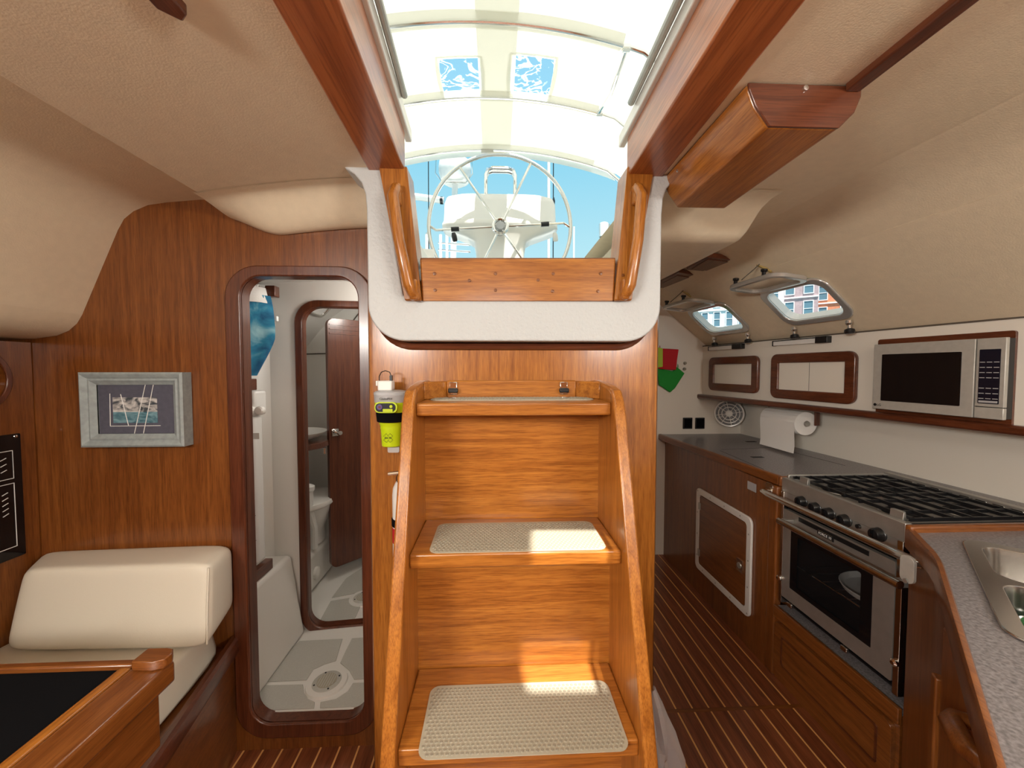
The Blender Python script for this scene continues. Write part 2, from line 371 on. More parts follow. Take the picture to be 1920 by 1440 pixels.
# ---- starboard cabin side: flat sloping panel with the portlights
SL_o = Vector((1.22, 1.2, 1.78)); SU = Vector((-.1, 1, 0)).normalized(); SV = Vector((1.6, 1.2, 1.46))-SL_o; SV = (SV-SU*SV.dot(SU)).normalized()
SW = SU.cross(SV); SW = SW if SW.x > 0 else -SW
SLF = Fr(SL_o, SU, SV, SW)
PORTS = [(.315, .605, .178, .378), (.885, 1.195, .178, .378)]
PORTS_FWD = [(-1.05, -.62, .17, .38), (-2.0, -1.55, .17, .38)]
wr = MB().prism(SLF, [(-3.3, .05), (1.45, .05), (1.45, .50), (-3.3, .50)], 0, .03, [rrect(a, b, c, d, .05) for a, b, c, d in PORTS+PORTS_FWD])
wall_r = wr.build('wall_right', 'headliner', kind='structure', label='cream sloping cabin side above the galley', smooth=30)
# locker front (white) below the seam, tapering with the hull
LKu = Vector((-.119, 1, 0)).normalized(); LKF = Fr((1.6, 1.2, 0), LKu, (0, 0, 1)); LKF.w = Vector((LKu.y, -LKu.x, 0)); LKF.w = LKF.w if LKF.w.x > 0 else -LKF.w
def lk(px, py, off=0): p = onp(px, py, LKF.o - LKF.w*off, LKF.w); q = p-LKF.o; return q.dot(LKF.u), p.z
MB().fbox(LKF, -3.2, 1.43, 1.108, 1.458, 0, .03).build('locker_front', 'laminate_wall', wall_r, smooth=0)
MB().fbox(LKF, -3.2, 1.43, 1.456, 1.462, -.003, .03).build('seam_bead', 'cord', wall_r)
# lower galley wall (backsplash) and shelf underside
MB().hexa([(1.92, -2, .0), (1.95, -2, 0), (1.75, 2.65, 0), (1.71, 2.65, 0), (1.92, -2, 1.13), (1.95, -2, 1.13), (1.75, 2.65, 1.13), (1.71, 2.65, 1.13)]).build('backsplash', 'laminate_wall', wall_r, smooth=0)
MB().hexa([(1.6+.38, -2, 1.108), (1.97, -2, 1.108), (1.76, 2.64, 1.108), (1.43, 2.64, 1.108), (1.98, -2, 1.125), (1.97, -2, 1.125), (1.76, 2.64, 1.125), (1.43, 2.64, 1.125)]).build('shelf_underside', 'laminate_wall', wall_r, smooth=0)
# aft galley wall
MB().prism(XZ, [(.50, -.02), (1.74, -.02), (1.74, 1.13), (1.45, 1.13), (1.45, 1.475), (1.14, 1.76), (1.06, 1.86), (.50, 1.86)], 2.60, 2.65).build('wall_galley', 'laminate_wall', kind='structure', label='white wall at the aft end of the galley', smooth=0)
# hull side to port, forward bulkhead
MB().box(-2.02, -1.98, -2.0, 1.32, -.05, 1.42).build('wall_left', 'cherry_Y', kind='structure', label='wooden lining of the port hull side', smooth=0)
MB().box(-2.0, 2.0, -2.04, -2.0, -.05, 1.95).build('wall_forward', 'cherry_Z', kind='structure', label='wooden bulkhead at the forward end', smooth=0)
PF = Fr((-1.205, 0, 1.745), (0, 1, 0), (-.12, 0, -.27), (-.27, 0, .12))
MB().prism(PF, [(-2.0, 0), (1.305, 0), (1.305, .2955), (-2.0, .2955)], 0, .03, [rrect(-1.2, -.55, .05, .25, .05)]).build('cabin_side_panel', 'headliner', ceil, smooth=0)

# ---- deck outside, over everything: opaque slabs that also block stray sky light
dk = thing('deck', 'white moulded deck and coachroof around the hatch', 'deck', (0, 0, 1.9), kind='structure')
m = MB()
m.box(-1.25, -.37, -2.05, 1.2, 1.94, 1.965); m.box(.50, 1.25, -2.05, 1.2, 1.94, 1.965); m.box(-.37, .50, -2.05, HY0-.05, 1.94, 1.965)
m.build('coachroof', 'deck_white', dk, smooth=0)
m = MB(); m.box(-2.1, -.37, 1.336, 5.2, 1.775, 1.79); m.box(.495, .87, 1.42, 5.2, 1.775, 1.787); m.box(.87, 1.25, 1.2, 5.2, 1.865, 1.885); m.box(-.9, -.37, 1.16, 1.336, 1.865, 1.885); m.box(.47, .87, 1.16, 1.42, 1.865, 1.88); m.box(.80, .815, 1.42, 2.6, 1.787, 1.87)
m.box(-2.1, -1.22, -2.05, 1.3, 1.865, 1.885)
m.build('side_deck', 'deck_white', dk, smooth=0)
MB().box(-.37, .495, 1.18, 5.2, 1.53, 1.56).build('cockpit_sole', 'deck_white', dk, smooth=0)
m = MB(); m.box(-.40, -.37, 1.336, 5.2, 1.5, 1.79); m.box(-.362, -.350, 1.19, 1.34, 1.5, 1.87); m.box(.485, .50, 1.19, 5.2, 1.5, 1.787); m.box(.485, .50, 1.19, 1.42, 1.787, 1.87)
m.build('cockpit_side', 'deck_white', dk, smooth=0)
m = MB().box(-2.15, -2.1, -2.05, 5.2, -.4, 1.9); m.box(1.98, 2.02, -2.05, 5.2, -.4, 1.13); m.box(-2.1, 2, 5.2, 5.25, -.4, 1.78)
m.build('topsides', 'deck_white', dk, smooth=0)
MB().box(-300, 300, -300, 400, -.5, -.4).build('water', 'water', kind='structure', label='harbour water around the boat', smooth=0)

# ---- hatch slides: long wooden beams, tracks, header
def beam(xo0, xi0, xo1, xi1, z0, z1, y0, y1): return MB().hexa([(xo0, y0, z0), (xi0, y0, z0), (xi1, y1, z0), (xo1, y1, z0), (xo0, y0, z1), (xi0, y0, z1), (xi1, y1, z1), (xo1, y1, z1)])
t1 = thing('trim_1', 'long reddish wooden slide beam along the port edge of the open hatch', 'beam', (-.29, .6, 1.845), kind='structure')
beam(-.312, -.212, -.346, -.247, 1.843, 1.95, HY0, 1.092).build('beam', 'beam_Y', t1, bevel=.004)
beam(-.224, -.203, -.256, -.238, 1.95, 1.985, HY0, 1.14).build('slide_strip', 'gelcoat', t1, bevel=.003)
MB().tube([(-.190, HY0, 1.985), (-.226, 1.0, 1.985)], .008).build('track', 'brushed_steel', t1)
t2 = thing('trim_2', 'long reddish wooden slide beam along the starboard edge of the open hatch', 'beam', (.42, .6, 1.845), kind='structure')
beam(.448, .345, .473, .372, 1.843, 1.95, HY0, 1.092).build('beam', 'beam_Y', t2, bevel=.004)
beam(.357, .336, .381, .363, 1.95, 1.985, HY0, 1.14).build('slide_strip', 'gelcoat', t2, bevel=.003)
MB().tube([(.323, HY0, 1.985), (.350, 1.0, 1.985)], .009).build('track', 'brushed_steel', t2)
MB().box(-.35, .48, HY0-.05, HY0, 1.845, 1.985).build('trim_3', 'cherry_X', kind='structure', label='wooden header at the forward edge of the hatch')

# ---- white moulded surround of the companionway
YU = 1.095
def uy(px, py, Y=YU): p = atY(px, py, Y); return (p.x, p.z)
us = thing('wall_surround', 'white textured moulded surround of the companionway opening', 'surround', (.06, 1.11, 1.38), kind='structure')
ox0, ox1, oz0 = uy(691, 500)[0], uy(1237, 500)[0], uy(960, 640)[1]
r = .10; out = [(ox1, 1.86)]
out = [(ox0-.065, 1.862), (ox0-.055, 1.846), (ox0-.032, 1.832), (ox0-.013, 1.81), (ox0-.003, 1.78), (ox0, 1.74)] + [(ox0+r-r*cos(radians(a)), oz0+r-r*sin(radians(a))) for a in range(0, 91, 9)] + [(ox1-r+r*sin(radians(a)), oz0+r-r*cos(radians(a))) for a in range(0, 91, 9)] + [(ox1, 1.74), (ox1+.003, 1.78), (ox1+.013, 1.81), (ox1+.032, 1.832), (ox1+.055, 1.846), (ox1+.065, 1.862)]
inn = [uy(1214, 345), uy(1180, 555), uy(1168, 566), uy(775, 564), uy(757, 555), uy(722, 345)]
inn = [(inn[0][0], 1.86)] + inn + [(inn[-1][0], 1.86)]
MB().prism(XZ, out+inn, 1.085, 1.19).build('moulding', 'gelcoat_rough', us, bevel=.014, seg=4)
# wooden bead where the surround meets the casing
bead = [(ox0+.012, 1.137, 1.55)]+[(ox0+.012+(r-.0)-(r)*cos(radians(a)), 1.137, oz0-.012+r-r*sin(radians(a))) for a in range(0, 91, 9)]+[(ox1-.012-r+r*sin(radians(a)), 1.137, oz0-.012+r-r*cos(radians(a))) for a in range(0, 91, 9)]+[(ox1-.012, 1.137, 1.55)]
MB().tube(bead, .011, 8).build('bead', 'mahogany_X', us)

# ---- wooden companionway frame: posts, drop board, handrails
cw = thing('trim_4', 'varnished companionway frame with upright posts and a lower board', 'companionway frame', (.07, 1.08, 1.49), kind='structure')
def quad_y(pts, y0, y1, name, mat, par, bevel=.004): return MB().prism(XZ, pts, y0, y1).build(name, mat, par, bevel=bevel)
quad_y([uy(793, 566), uy(762, 566), uy(714, 318), uy(766, 318)], 1.075, 1.16, 'post', 'teak_Z', cw)
quad_y([uy(1148, 566), uy(1180, 566), uy(1222, 318), uy(1172, 318)], 1.075, 1.16, 'post', 'teak_Z', cw)
quad_y([uy(793, 566), uy(1148, 566), uy(1152, 488), uy(789, 488)], 1.08, 1.13, 'board', 'teak_X', cw)
quad_y([uy(789, 492), uy(1152, 492), uy(1152, 485), uy(789, 485)], 1.085, 1.16, 'sill', 'cherry_X', cw, .002)
for px, py in ((815, 513), (929, 513), (1037, 513), (1126, 513), (816, 544), (929, 544), (1036, 546), (1121, 546), (880, 526), (1009, 525), (1167, 517), (1164, 545)):
    a = uy(px, py, 1.08); MB().lathe([(.0001, -.0015), (.0045, -.001), (.0045, .002)], (a[0], 1.0785 if px < 1150 else 1.0735, a[1]), (0, 1, 0), 10).build('plug', 'cherry_Y', cw)
def rail(nm, top, bot, side):
    (ax, az), (bx, bz) = top, bot
    def P(t, off, y): return (ax+(bx-ax)*t+off*side, y, az+(bz-az)*t)
    path = [P(0, .016, 1.075), P(.02, .012, 1.055), P(.10, .004, 1.045), P(.5, 0, 1.042), P(.9, .004, 1.045), P(.96, .008, 1.053), P(1, .014, 1.07)]
    o = thing(nm, None, None, P(1, 0, 1.07))
    MB().tube(path, [.012, .0145, .0150, .0150, .0150, .0145, .012], 12).build('grip', 'teak_Z', o)
    for t in (.06, .93): c = Vector(P(t, .012, 1.062)); MB().box(c.x-.011, c.x+.011, 1.05, 1.077, c.z-.028, c.z+.028).build('standoff', 'teak_Z', o, bevel=.006)
    return o
setp(rail('grab_rail', uy(731, 348, 1.05), uy(768, 556, 1.05), 1), 'varnished wooden handrail on the port post of the companionway', 'handrail', 'companionway handrails')
setp(rail('grab_rail', uy(1207, 348, 1.05), uy(1181, 556, 1.05), -1), 'varnished wooden handrail on the starboard post of the companionway', 'handrail', 'companionway handrails')

# ---- overhead wooden box and ceiling strips
bx = thing('overhead_box', 'long wooden overhead box with sloping sides beside the hatch beam', 'overhead box', (.6, .92, 1.766))
ob = [(.484, 1.848), (.487, 1.835), (.500, 1.805), (.527, 1.768), (.668, 1.768), (.698, 1.798), (.710, 1.828), (.711, 1.848)]
MB().prism(XZ, ob, .741, 1.11).build('body', 'teak_Y', bx, bevel=.004)
MB().prism(XZ, ob, .735, .7405).build('end_cap', 'mahogany_X', bx, bevel=.002)  # dimness of the forward end painted as a darker wood
for px, py, Y in ((1511, 165, .733),):
    p = atY(px, py, Y); MB().lathe([(.0001, -.002), (.005, -.0015), (.006, .002)], p, (0, 1, 0), 12).build('screw', 'chrome', bx)
p = Vector((.489, 1.03, 1.832)); MB().lathe([(.0001, -.002), (.004, -.0015), (.005, .002)], p, (1, 0, .3), 10).build('screw', 'chrome', bx)
MB().box(.676, .706, -1.5, .735, 1.836, 1.852).build('trim_5', 'mahogany_Y', kind='structure', label='dark wooden strip along the starboard headliner', bevel=.003)
MB().prism(XY, [(-.500, -.5), (-.462, -.5), (-.462, .620), (-.478, .632), (-.500, .612)], 1.832, 1.852).build('trim_6', 'mahogany_Y', kind='structure', label='end of a dark wooden strip on the port headliner', bevel=.003)
# unseen fill lamps added behind the camera to brighten the dark cabin
for X, Y in ((-.62, -.75), (.72, -.75)):
    L = thing('fill_lamp', 'round white lamp added as fill on the ' + ('port' if X < 0 else 'starboard') + ' side of the saloon headliner', 'lamp', (X, Y, 1.83), 'saloon fill lamps')
    MB().lathe([(.075, .0), (.075, -.02), (.065, -.024)], (X, Y, 1.845), (0, 0, 1), 24).build('base', 'chrome', L)
    MB().lathe([(.065, -.02), (.055, -.04), (.03, -.052), (.0001, -.056)], (X, Y, 1.845), (0, 0, 1), 24).build('diffuser', 'white_plastic', L)
    ld = bpy.data.lights.new('fill_lamp_light', 'POINT'); lo = bpy.data.objects.new('fill_lamp_light', ld); COL.objects.link(lo)
    ld.energy = 5; ld.color = (1, .82, .6); ld.shadow_soft_size = .07; lo.location = (X, Y, 1.72)
# ================================================================== LADDER
LX0, LX1, TH = -.222, .318, .028
ld_ = thing('companionway_ladder', 'varnished wooden companionway ladder with padded treads and closed risers', 'ladder', (.05, .85, 0))
def yfront(z): return .93 - .313*(1.235-z)
prof = [(yfront(0), 0), (yfront(.6), .6), (yfront(1.19), 1.19), (yfront(1.225)+.004, 1.225), (yfront(1.24)+.018, 1.247), (.985, 1.256), (1.09, 1.266), (1.136, 1.268), (1.136, 0)]
for a, b in ((LX0, LX0+TH), (LX1-TH, LX1)):
    MB().prism(YZ, prof, a, b).build('stringer', 'teak_Z', ld_, bevel=.006, seg=3)
IX0, IX1 = LX0+TH, LX1-TH
TR = [(1.217, .945, 1.125, .032), (.883, .857, 1.062, .034), (.55, .737, .946, .036), (.217, .632, .842, .036)]
for z, y0, y1, t in TR:
    MB().box(IX0, IX1, y0, y1, z-t, z).build('tread', 'teak_X', ld_, bevel=.005, seg=3)
MB().box(IX0, IX1, 1.062, 1.075, .849, 1.186).build('riser', 'teak_X', ld_)
MB().box(IX0, IX1, .946, .959, .514, .85).build('riser', 'teak_X', ld_)
MB().box(IX0, IX1, .842, .855, .18, .515).build('riser', 'teak_X', ld_)
MB().box(IX0+.055, IX1-.055, 1.105, 1.125, 1.217, 1.268).build('back_rail', 'teak_X', ld_, bevel=.004)
for s, xe in ((0, IX0), (1, IX1)):
    xa, xb = (IX0, IX0+.055) if s == 0 else (IX1-.055, IX1)
    ya, yb = (1.05, 1.108) if s == 0 else (1.108, 1.05)
    MB().hexa([(xa, ya, 1.217), (xb, yb, 1.217), (xb, yb+.018, 1.217), (xa, ya+.018, 1.217), (xa, ya, 1.266), (xb, yb, 1.266), (xb, yb+.018, 1.266), (xa, ya+.018, 1.266)]).build('corner_rail', 'teak_X', ld_, bevel=.003)
# rubber treads with their raised dots
def tread_mat(z, pts, nm, label):
    P = [atZ(px, py, z) for px, py in pts]
    x0 = (P[0].x+P[3].x)/2; x1 = (P[1].x+P[2].x)/2; y0 = (P[0].y+P[1].y)/2; y1 = (P[2].y+P[3].y)/2
    o = thing(nm, label, 'step pad', ((x0+x1)/2, (y0+y1)/2, z), 'rubber step pads')
    MB().prism(XY, rrect(x0, x1, y0, y1, .022, 5), z+.0003, z+.002).build('pad', 'rubber_mat', o)
    m = MB(); s = .0098; row = 0; y = y0+.008
    while y < y1-.006:
        x = x0+.008+(s/2 if row % 2 else 0)
        while x < x1-.006:
            dx = min(x-x0, x1-x); dy = min(y-y0, y1-y)
            if not (dx < .02 and dy < .02 and (dx-.022)**2+(dy-.022)**2 > .016**2):
                ring = [(x+.0037*cos(pi/3*k+.5), y+.0037*sin(pi/3*k+.5)) for k in range(6)]
                rin = [(x+.0028*cos(pi/3*k+.5), y+.0028*sin(pi/3*k+.5)) for k in range(6)]
                vs = [(a, b, z+.002) for a, b in ring]+[(a, b, z+.0036) for a, b in rin]
                m.add(vs, [(k, (k+1) % 6, 6+(k+1) % 6, 6+k) for k in range(6)]+[(6, 7, 8, 9, 10, 11)])
            x += s
        y += s*.866; row += 1
    m.build('bump', 'rubber_bump', o, kind='stuff', fixn=False, smooth=0)
tread_mat(.55, [(781, 1428), (1178, 1408), (1140, 1274), (808, 1290)], 'step_pad', 'large beige dotted rubber pad on the lowest visible ladder step')
tread_mat(.883, [(798, 1040), (1140, 1030), (1106, 977), (826, 984)], 'step_pad', 'beige dotted rubber pad on the middle ladder step')
tread_mat(1.217, [(808, 752), (1106, 750), (1094, 741), (820, 742)], 'step_pad', 'narrow beige dotted rubber pad on the top ladder step')
for px in (850, 1057):
    p = atY(px, 728, 1.10); x = p.x
    L = thing('latch', 'small chrome and black latch on the top ladder step beside the ' + ('beacon' if px < 900 else 'galley'), 'latch', (x, 1.10, 1.219), 'ladder latches')
    MB().box(x-.011, x+.011, 1.098, 1.104, 1.228, 1.264).build('plate', 'chrome', L, bevel=.002)
    MB().box(x-.014, x+.014, 1.088, 1.0985, 1.233, 1.246).build('clamp', 'black', L, bevel=.003)
    MB().box(x-.01, x+.01, 1.072, 1.098, 1.2175, 1.222).build('foot', 'chrome', L, bevel=.001)

# ================================================================== THINGS ON THE CASING
# distress beacon in its holder
p0 = atY(729, 850, 1.08); S = 1.09/720
BO = Vector((p0.x, 1.1, p0.z))
be = thing('distress_beacon', 'yellow and grey emergency radio beacon hanging on the casing beside the ladder', 'beacon', (BO.x, 1.12, BO.z))
def bx_(px): return atY(px, 780, 1.075).x
def bz_(py): return atY(729, py, 1.075).z
def ell(cx, z, rx, ry, cy=1.098, n=28): return [(cx+rx*cos(2*pi*k/n), cy+ry*sin(2*pi*k/n), z) for k in range(n)]
cxb = bx_(730)
def stack(secs): m = MB(); rows = [ell(c, z, a, b) for c, z, a, b in secs]; m.grid(rows, True); n = len(rows[0]); m.f.append(tuple(reversed(range(n)))); m.f.append(tuple((len(rows)-1)*n+k for k in range(n))); return m
stack([(cxb, bz_(839), .026, .020), (cxb, bz_(838), .0275, .022), (cxb, bz_(808), .030, .025), (cxb, bz_(804), .0315, .026), (cxb, bz_(801), .031, .0255), (cxb, bz_(798), .0325, .027), (cxb, bz_(790), .036, .030), (cxb, bz_(776), .040, .034)]).build('lower_body', 'yellow', be)
stack([(cxb, bz_(792), .0385, .035), (cxb, bz_(791), .040, .0362), (cxb, bz_(775), .0425, .0375), (cxb, bz_(774), .041, .036)]).build('strap', 'black_fabric', be)
stack([(cxb, bz_(775), .040, .034), (cxb, bz_(768), .0435, .036), (cxb, bz_(755), .0455, .037), (cxb, bz_(752), .0455, .037)]).build('upper_body', 'yellow', be)
stack([(cxb, bz_(755), .0462, .0375), (cxb, bz_(741), .0470, .038), (cxb, bz_(737), .0470, .038), (cxb, bz_(734), .043, .034), (cxb, bz_(732), .03, .02)]).build('cover', 'grey_plastic', be)
stack([(cxb, bz_(741), .0478, .0385), (cxb, bz_(736), .0478, .0385)]).build('lens', 'clear_plastic', be)
MB().box(bx_(708), bx_(735), 1.075, 1.11, bz_(733), bz_(714)).build('antenna_base', 'white_plastic', be, bevel=.004)
MB().box(bx_(704), bx_(708), 1.08, 1.10, bz_(724), bz_(714)).build('antenna_clip', 'white_plastic', be, bevel=.002)
xa, xb, zt = bx_(709), bx_(732), bz_(714)
MB().tube([(xa, 1.09, zt), (xa, 1.09, bz_(706)), (bx_(713), 1.09, bz_(698)), (bx_(721), 1.09, bz_(695)), (bx_(729), 1.09, bz_(698)), (xb, 1.09, bz_(706)), (xb, 1.09, zt)], .0014, 6).build('antenna', 'black', be)
MB().box(xb-.004, xb+.003, 1.085, 1.094, zt, bz_(704)).build('antenna_tip', 'black', be)
BF = Fr((0, 1.0605, 0), (1, 0, 0), (0, 0, 1), (0, 1, 0))
MB().prism(BF, rrect(bx_(706), bx_(748), bz_(773), bz_(753), .013), -.0035, .004).build('window_rim', 'yellow', be, bevel=.002)
MB().prism(BF, rrect(bx_(708), bx_(745), bz_(771), bz_(755), .011), -.0045, 0).build('window', 'navy', be)
MB().prism(BF, circ(bx_(716), bz_(762), .0075, 16), -.0065, -.004).build('test_button', 'purple_label', be)
MB().prism(BF, circ(bx_(716), bz_(762), .0032, 12), -.0075, -.006).build('button_centre', 'red_brown', be)
MB().prism(BF, rrect(bx_(722), bx_(740), bz_(771), bz_(765.5), .001), -.0068, -.004).build('warning_tag', 'yellow', be)
MB().prism(BF, circ(bx_(737), bz_(761), .0042, 12), -.0062, -.004).build('indicator', 'yellow', be)
text('lettering', 'GlobalFIX', BF, bx_(727), bz_(749), .0085, 'black', be, -.002, 'CENTER')
BF2 = Fr((0, 1.0725, 0), (1, 0, 0), (0, 0, 1), (0, 1, 0))
c0 = (bx_(727.5), bz_(821)); q = .0125; w_ = .0052
X8 = [(0, .5), (.42, 1), (1, .45), (.62, 0), (1, -.45), (.42, -1), (0, -.5), (-.42, -1), (-1, -.45), (-.62, 0), (-1, .45), (-.42, 1)]
MB().tube([BF2(c0[0]+a*q, c0[1]+b*q, 0) for a, b in X8], .0005, 5, True).build('emblem', 'black', be)
text('lettering', 'ACR', BF2, c0[0], c0[1]-.0026, .0085, 'black', be, 0, 'CENTER')
MB().box(bx_(711), bx_(747), 1.112, 1.138, bz_(840), bz_(795)).build('bracket', 'white_plastic', be, bevel=.003)
for i in range(4): MB().box(bx_(711)-.0008, bx_(711)+.006, 1.1115, 1.13, bz_(834-i*7), bz_(830-i*7)).build('bracket_slot', 'black', be)
MB().prism(BF, rrect(bx_(723), bx_(745), bz_(851), bz_(837), .004), .03, .045).build('release_tab', 'clear_plastic', be)

# fire extinguisher on the casing, half hidden by the ladder
ex = atY(760, 930, 1.10); ez = atY(752, 975, 1.10).z
e0 = thing('fire_extinguisher', 'white fire extinguisher strapped to the casing behind the ladder side', 'extinguisher', (ex.x, 1.10, ez-.16))
MB().lathe([(.02, -.16), (.034, -.15), (.036, -.14), (.036, .075), (.034, .095), (.026, .112), (.014, .118), (.012, .13)], (ex.x, 1.10, ez), (0, 0, 1), 20).build('cylinder', 'white_plastic', e0)
MB().lathe([(.0375, -.012), (.0385, -.011), (.0385, .009), (.0375, .01)], (ex.x, 1.10, ez), (0, 0, 1), 20).build('strap', 'black_fabric', e0)
MB().lathe([(.0365, -.06), (.0368, -.055), (.0368, -.02), (.0365, -.016)], (ex.x, 1.10, ez), (0, 0, 1), 20).build('label_band', 'red_cloth', e0)
MB().tube([(ex.x+.02, 1.095, ez+.142), (ex.x-.044, 1.085, ez+.138)], .0055, 8).build('lever', 'chrome', e0)
MB().tube([(ex.x-.012+.009*cos(a), 1.085, ez+.125+.013*sin(a)) for a in [2*pi*k/12 for k in range(12)]], .0012, 6, True).build('pull_ring', 'black', e0)

# crumpled clear plastic bag on the sole beside the ladder
pb = thing('plastic_bag', 'crumpled clear plastic bag on the sole beside the foot of the ladder', 'bag', (.46, .98, 0))
m = MB(); rows = []; random.seed(4)
for i in range(15):
    h = i/14; row = []
    for k in range(22):
        a = 2*pi*k/22; rr = (.085*(1-h)**.7+.012)*(1+.28*sin(3*a+5*h)+.18*sin(7*a-9*h)+random.uniform(-.1, .1))
        row.append((.455+rr*.9*cos(a)-.055*h, .95+rr*1.0*sin(a), .002+.47*h+.012*sin(2*a+3)*(.3+h)))
    rows.append(row)
m.grid(rows, True); m.build('film', 'plastic_bag', pb, smooth=25)

# ================================================================== OUTSIDE: awning, wheel, pedestal, masts
bi = thing('bimini', 'cream canvas awning stretched on curved steel bows over the cockpit', 'awning', (0, 1.5, 1.9))
def vz(X, Y):
    zc = 3.15 - .062*sst(2.7, 3.25, Y)
    a = abs(X-.0)
    return zc - .17*a*a - 1.6*max(0, a-.95)**2
w1 = [atZ(px, py, 3.13) for px, py in ((815, 108), (903, 108), (905, 184), (820, 184))]
w2 = [atZ(px, py, 3.12) for px, py in ((960, 108), (1048, 114), (1030, 188), (953, 182))]
W1 = (w1[0].x+.015, w1[1].x-.01, w1[2].y, w1[0].y); W2 = (w2[0].x, w2[1].x-.02, w2[2].y, w2[0].y)
WW = []
for q in (W1, W2): WW.append((q[0], q[1], min(q[2], q[3]), max(q[2], q[3])))
SW_ = (.215, .66, -.075, .165)          # clear panel further forward, the one the sun comes through
WW.append(SW_)
def uniq(a): a = sorted(a); return [v for i, v in enumerate(a) if i == 0 or v-a[i-1] > 1e-4]
gx = uniq([-1.6+.1*i for i in range(33)] + [v for q in WW for v in q[:2]])
gy = uniq([-1.4+.2*i for i in range(24)] + [3.2] + [v for q in WW for v in q[2:]])
m = MB()
idx = {}
for i, X in enumerate(gx):
    for j, Y in enumerate(gy): idx[i, j] = len(m.v); m.v.append(Vector((X, Y, vz(X, Y)+.004*sin(9*X+3*Y))))
for i in range(len(gx)-1):
    for j in range(len(gy)-1):
        cx, cy = (gx[i]+gx[i+1])/2, (gy[j]+gy[j+1])/2
        if any(q[0] < cx < q[1] and q[2] < cy < q[3] for q in WW): continue
        m.f.append((idx[i, j], idx[i+1, j], idx[i+1, j+1], idx[i, j+1]))
m.build('canvas', 'canvas', bi, smooth=80, fixn=False)
for qi, q in enumerate(WW):
    n = 10; m = MB(); fr = []
    ins = .0
    edge = [(lerp(q[0], q[1], t/n), q[2]) for t in range(n)]+[(q[1]+.012*sin(pi*t/n), lerp(q[2], q[3], t/n)) for t in range(n)]+[(lerp(q[1], q[0], t/n), q[3]) for t in range(n)]+[(q[0]-.012*sin(pi*t/n), lerp(q[3], q[2], t/n)) for t in range(n)]
    cxx, cyy = (q[0]+q[1])/2, (q[2]+q[3])/2
    o_ = [(cxx+(x-cxx)*1.10, cyy+(y-cyy)*1.08) for x, y in edge]; i_ = [(cxx+(x-cxx)*.93, cyy+(y-cyy)*.95) for x, y in edge]
    m.grid([[(x, y, vz(x, y)-.006) for x, y in o_], [(x, y, vz(x, y)-.006) for x, y in i_]], True)
    m.build('window_border', 'canvas_seam', bi, fixn=False)
    m = MB(); m.grid([[(lerp(q[0], q[1], a/8), lerp(q[2], q[3], b/8), vz(lerp(q[0], q[1], a/8), lerp(q[2], q[3], b/8))+.002) for a in range(9)] for b in range(9)])
    m.build('window_pane', 'vinyl' if qi < 2 else 'clear_glass', bi, fixn=False)
# centre reinforcing strip and the sewn pockets for the bows
xs_ = atZ(890, 30, 3.14).x, atZ(968, 30, 3.14).x
m = MB(); m.grid([[(lerp(-.10, .125, a/3), lerp(-1.3, 3.15, b/20), vz(lerp(-.10, .125, a/3), lerp(-1.3, 3.15, b/20))-.010) for a in range(4)] for b in range(21)])
m.build('centre_strip', 'canvas_seam', bi, fixn=False)
def bow_pts(Y, x0, x1, n=24, dz=0, skew=0): return [(lerp(x0, x1, k/n), Y+skew*lerp(x0, x1, k/n), vz(lerp(x0, x1, k/n), Y)+dz) for k in range(n+1)]
for Y, hw, wd, skew in ((2.10, .69, .055, .02), (2.66, .70, .05, 0), (3.17, .80, .05, 0)):
    m = MB(); rows = []
    for d in (-wd, -wd*.5, 0, wd*.5, wd):
        rows.append([(x, y+d, z-.007-.020*(1-(d/wd)**2)) for x, y, z in bow_pts(Y, -hw-.05, hw, 24, 0, skew)])
    m.grid(rows); m.build('bow_pocket', 'canvas_seam', bi, fixn=False)
    path = bow_pts(Y, -hw-.02, hw+.02, 24, -.02, skew)
    ex_ = [(hw+.02+.10, Y+skew*hw, vz(hw+.1, Y)-.03), (hw+.24, Y+skew*hw, vz(hw+.2, Y)-.09), (hw+.33, Y, vz(hw, Y)-.22), (hw+.37, Y-.05, vz(hw, Y)-.42), (hw+.38, Y-.1, 2.0)]
    ex2 = [(-a, b, c) for a, b, c in reversed(ex_)]
    MB().tube(ex2+path+ex_, .0125, 10).build('bow', 'chrome', bi)
MB().tube([(.715, 2.12, vz(.7, 2.1)-.03), (.715, 2.40, vz(.7, 2.4)-.075), (.705, 2.64, vz(.7, 2.66)-.03)], .011, 8).build('brace', 'chrome', bi)
for Y in (2.12, 2.66): MB().lathe([(.02, -.02), (.02, .02)], (.712, Y, vz(.7, Y)-.027), (1, 0, 0), 12).build('clamp', 'chrome', bi)
# rear edge hem
m = MB(); hem = bow_pts(3.215, -1.0, 1.0, 30, 0)
m.grid([[(x, y, z+.01) for x, y, z in hem], [(x, y+.01, z-.045) for x, y, z in hem]]); m.build('hem', 'canvas_seam', bi, fixn=False)
c = Vector((-.06, 3.15, vz(-.06, 3.15)-.04)); MB().box(c.x-.05, c.x+.05, c.y, c.y+.03, c.z-.02, c.z+.01).build('hem_bracket', 'brushed_steel', bi, bevel=.004)

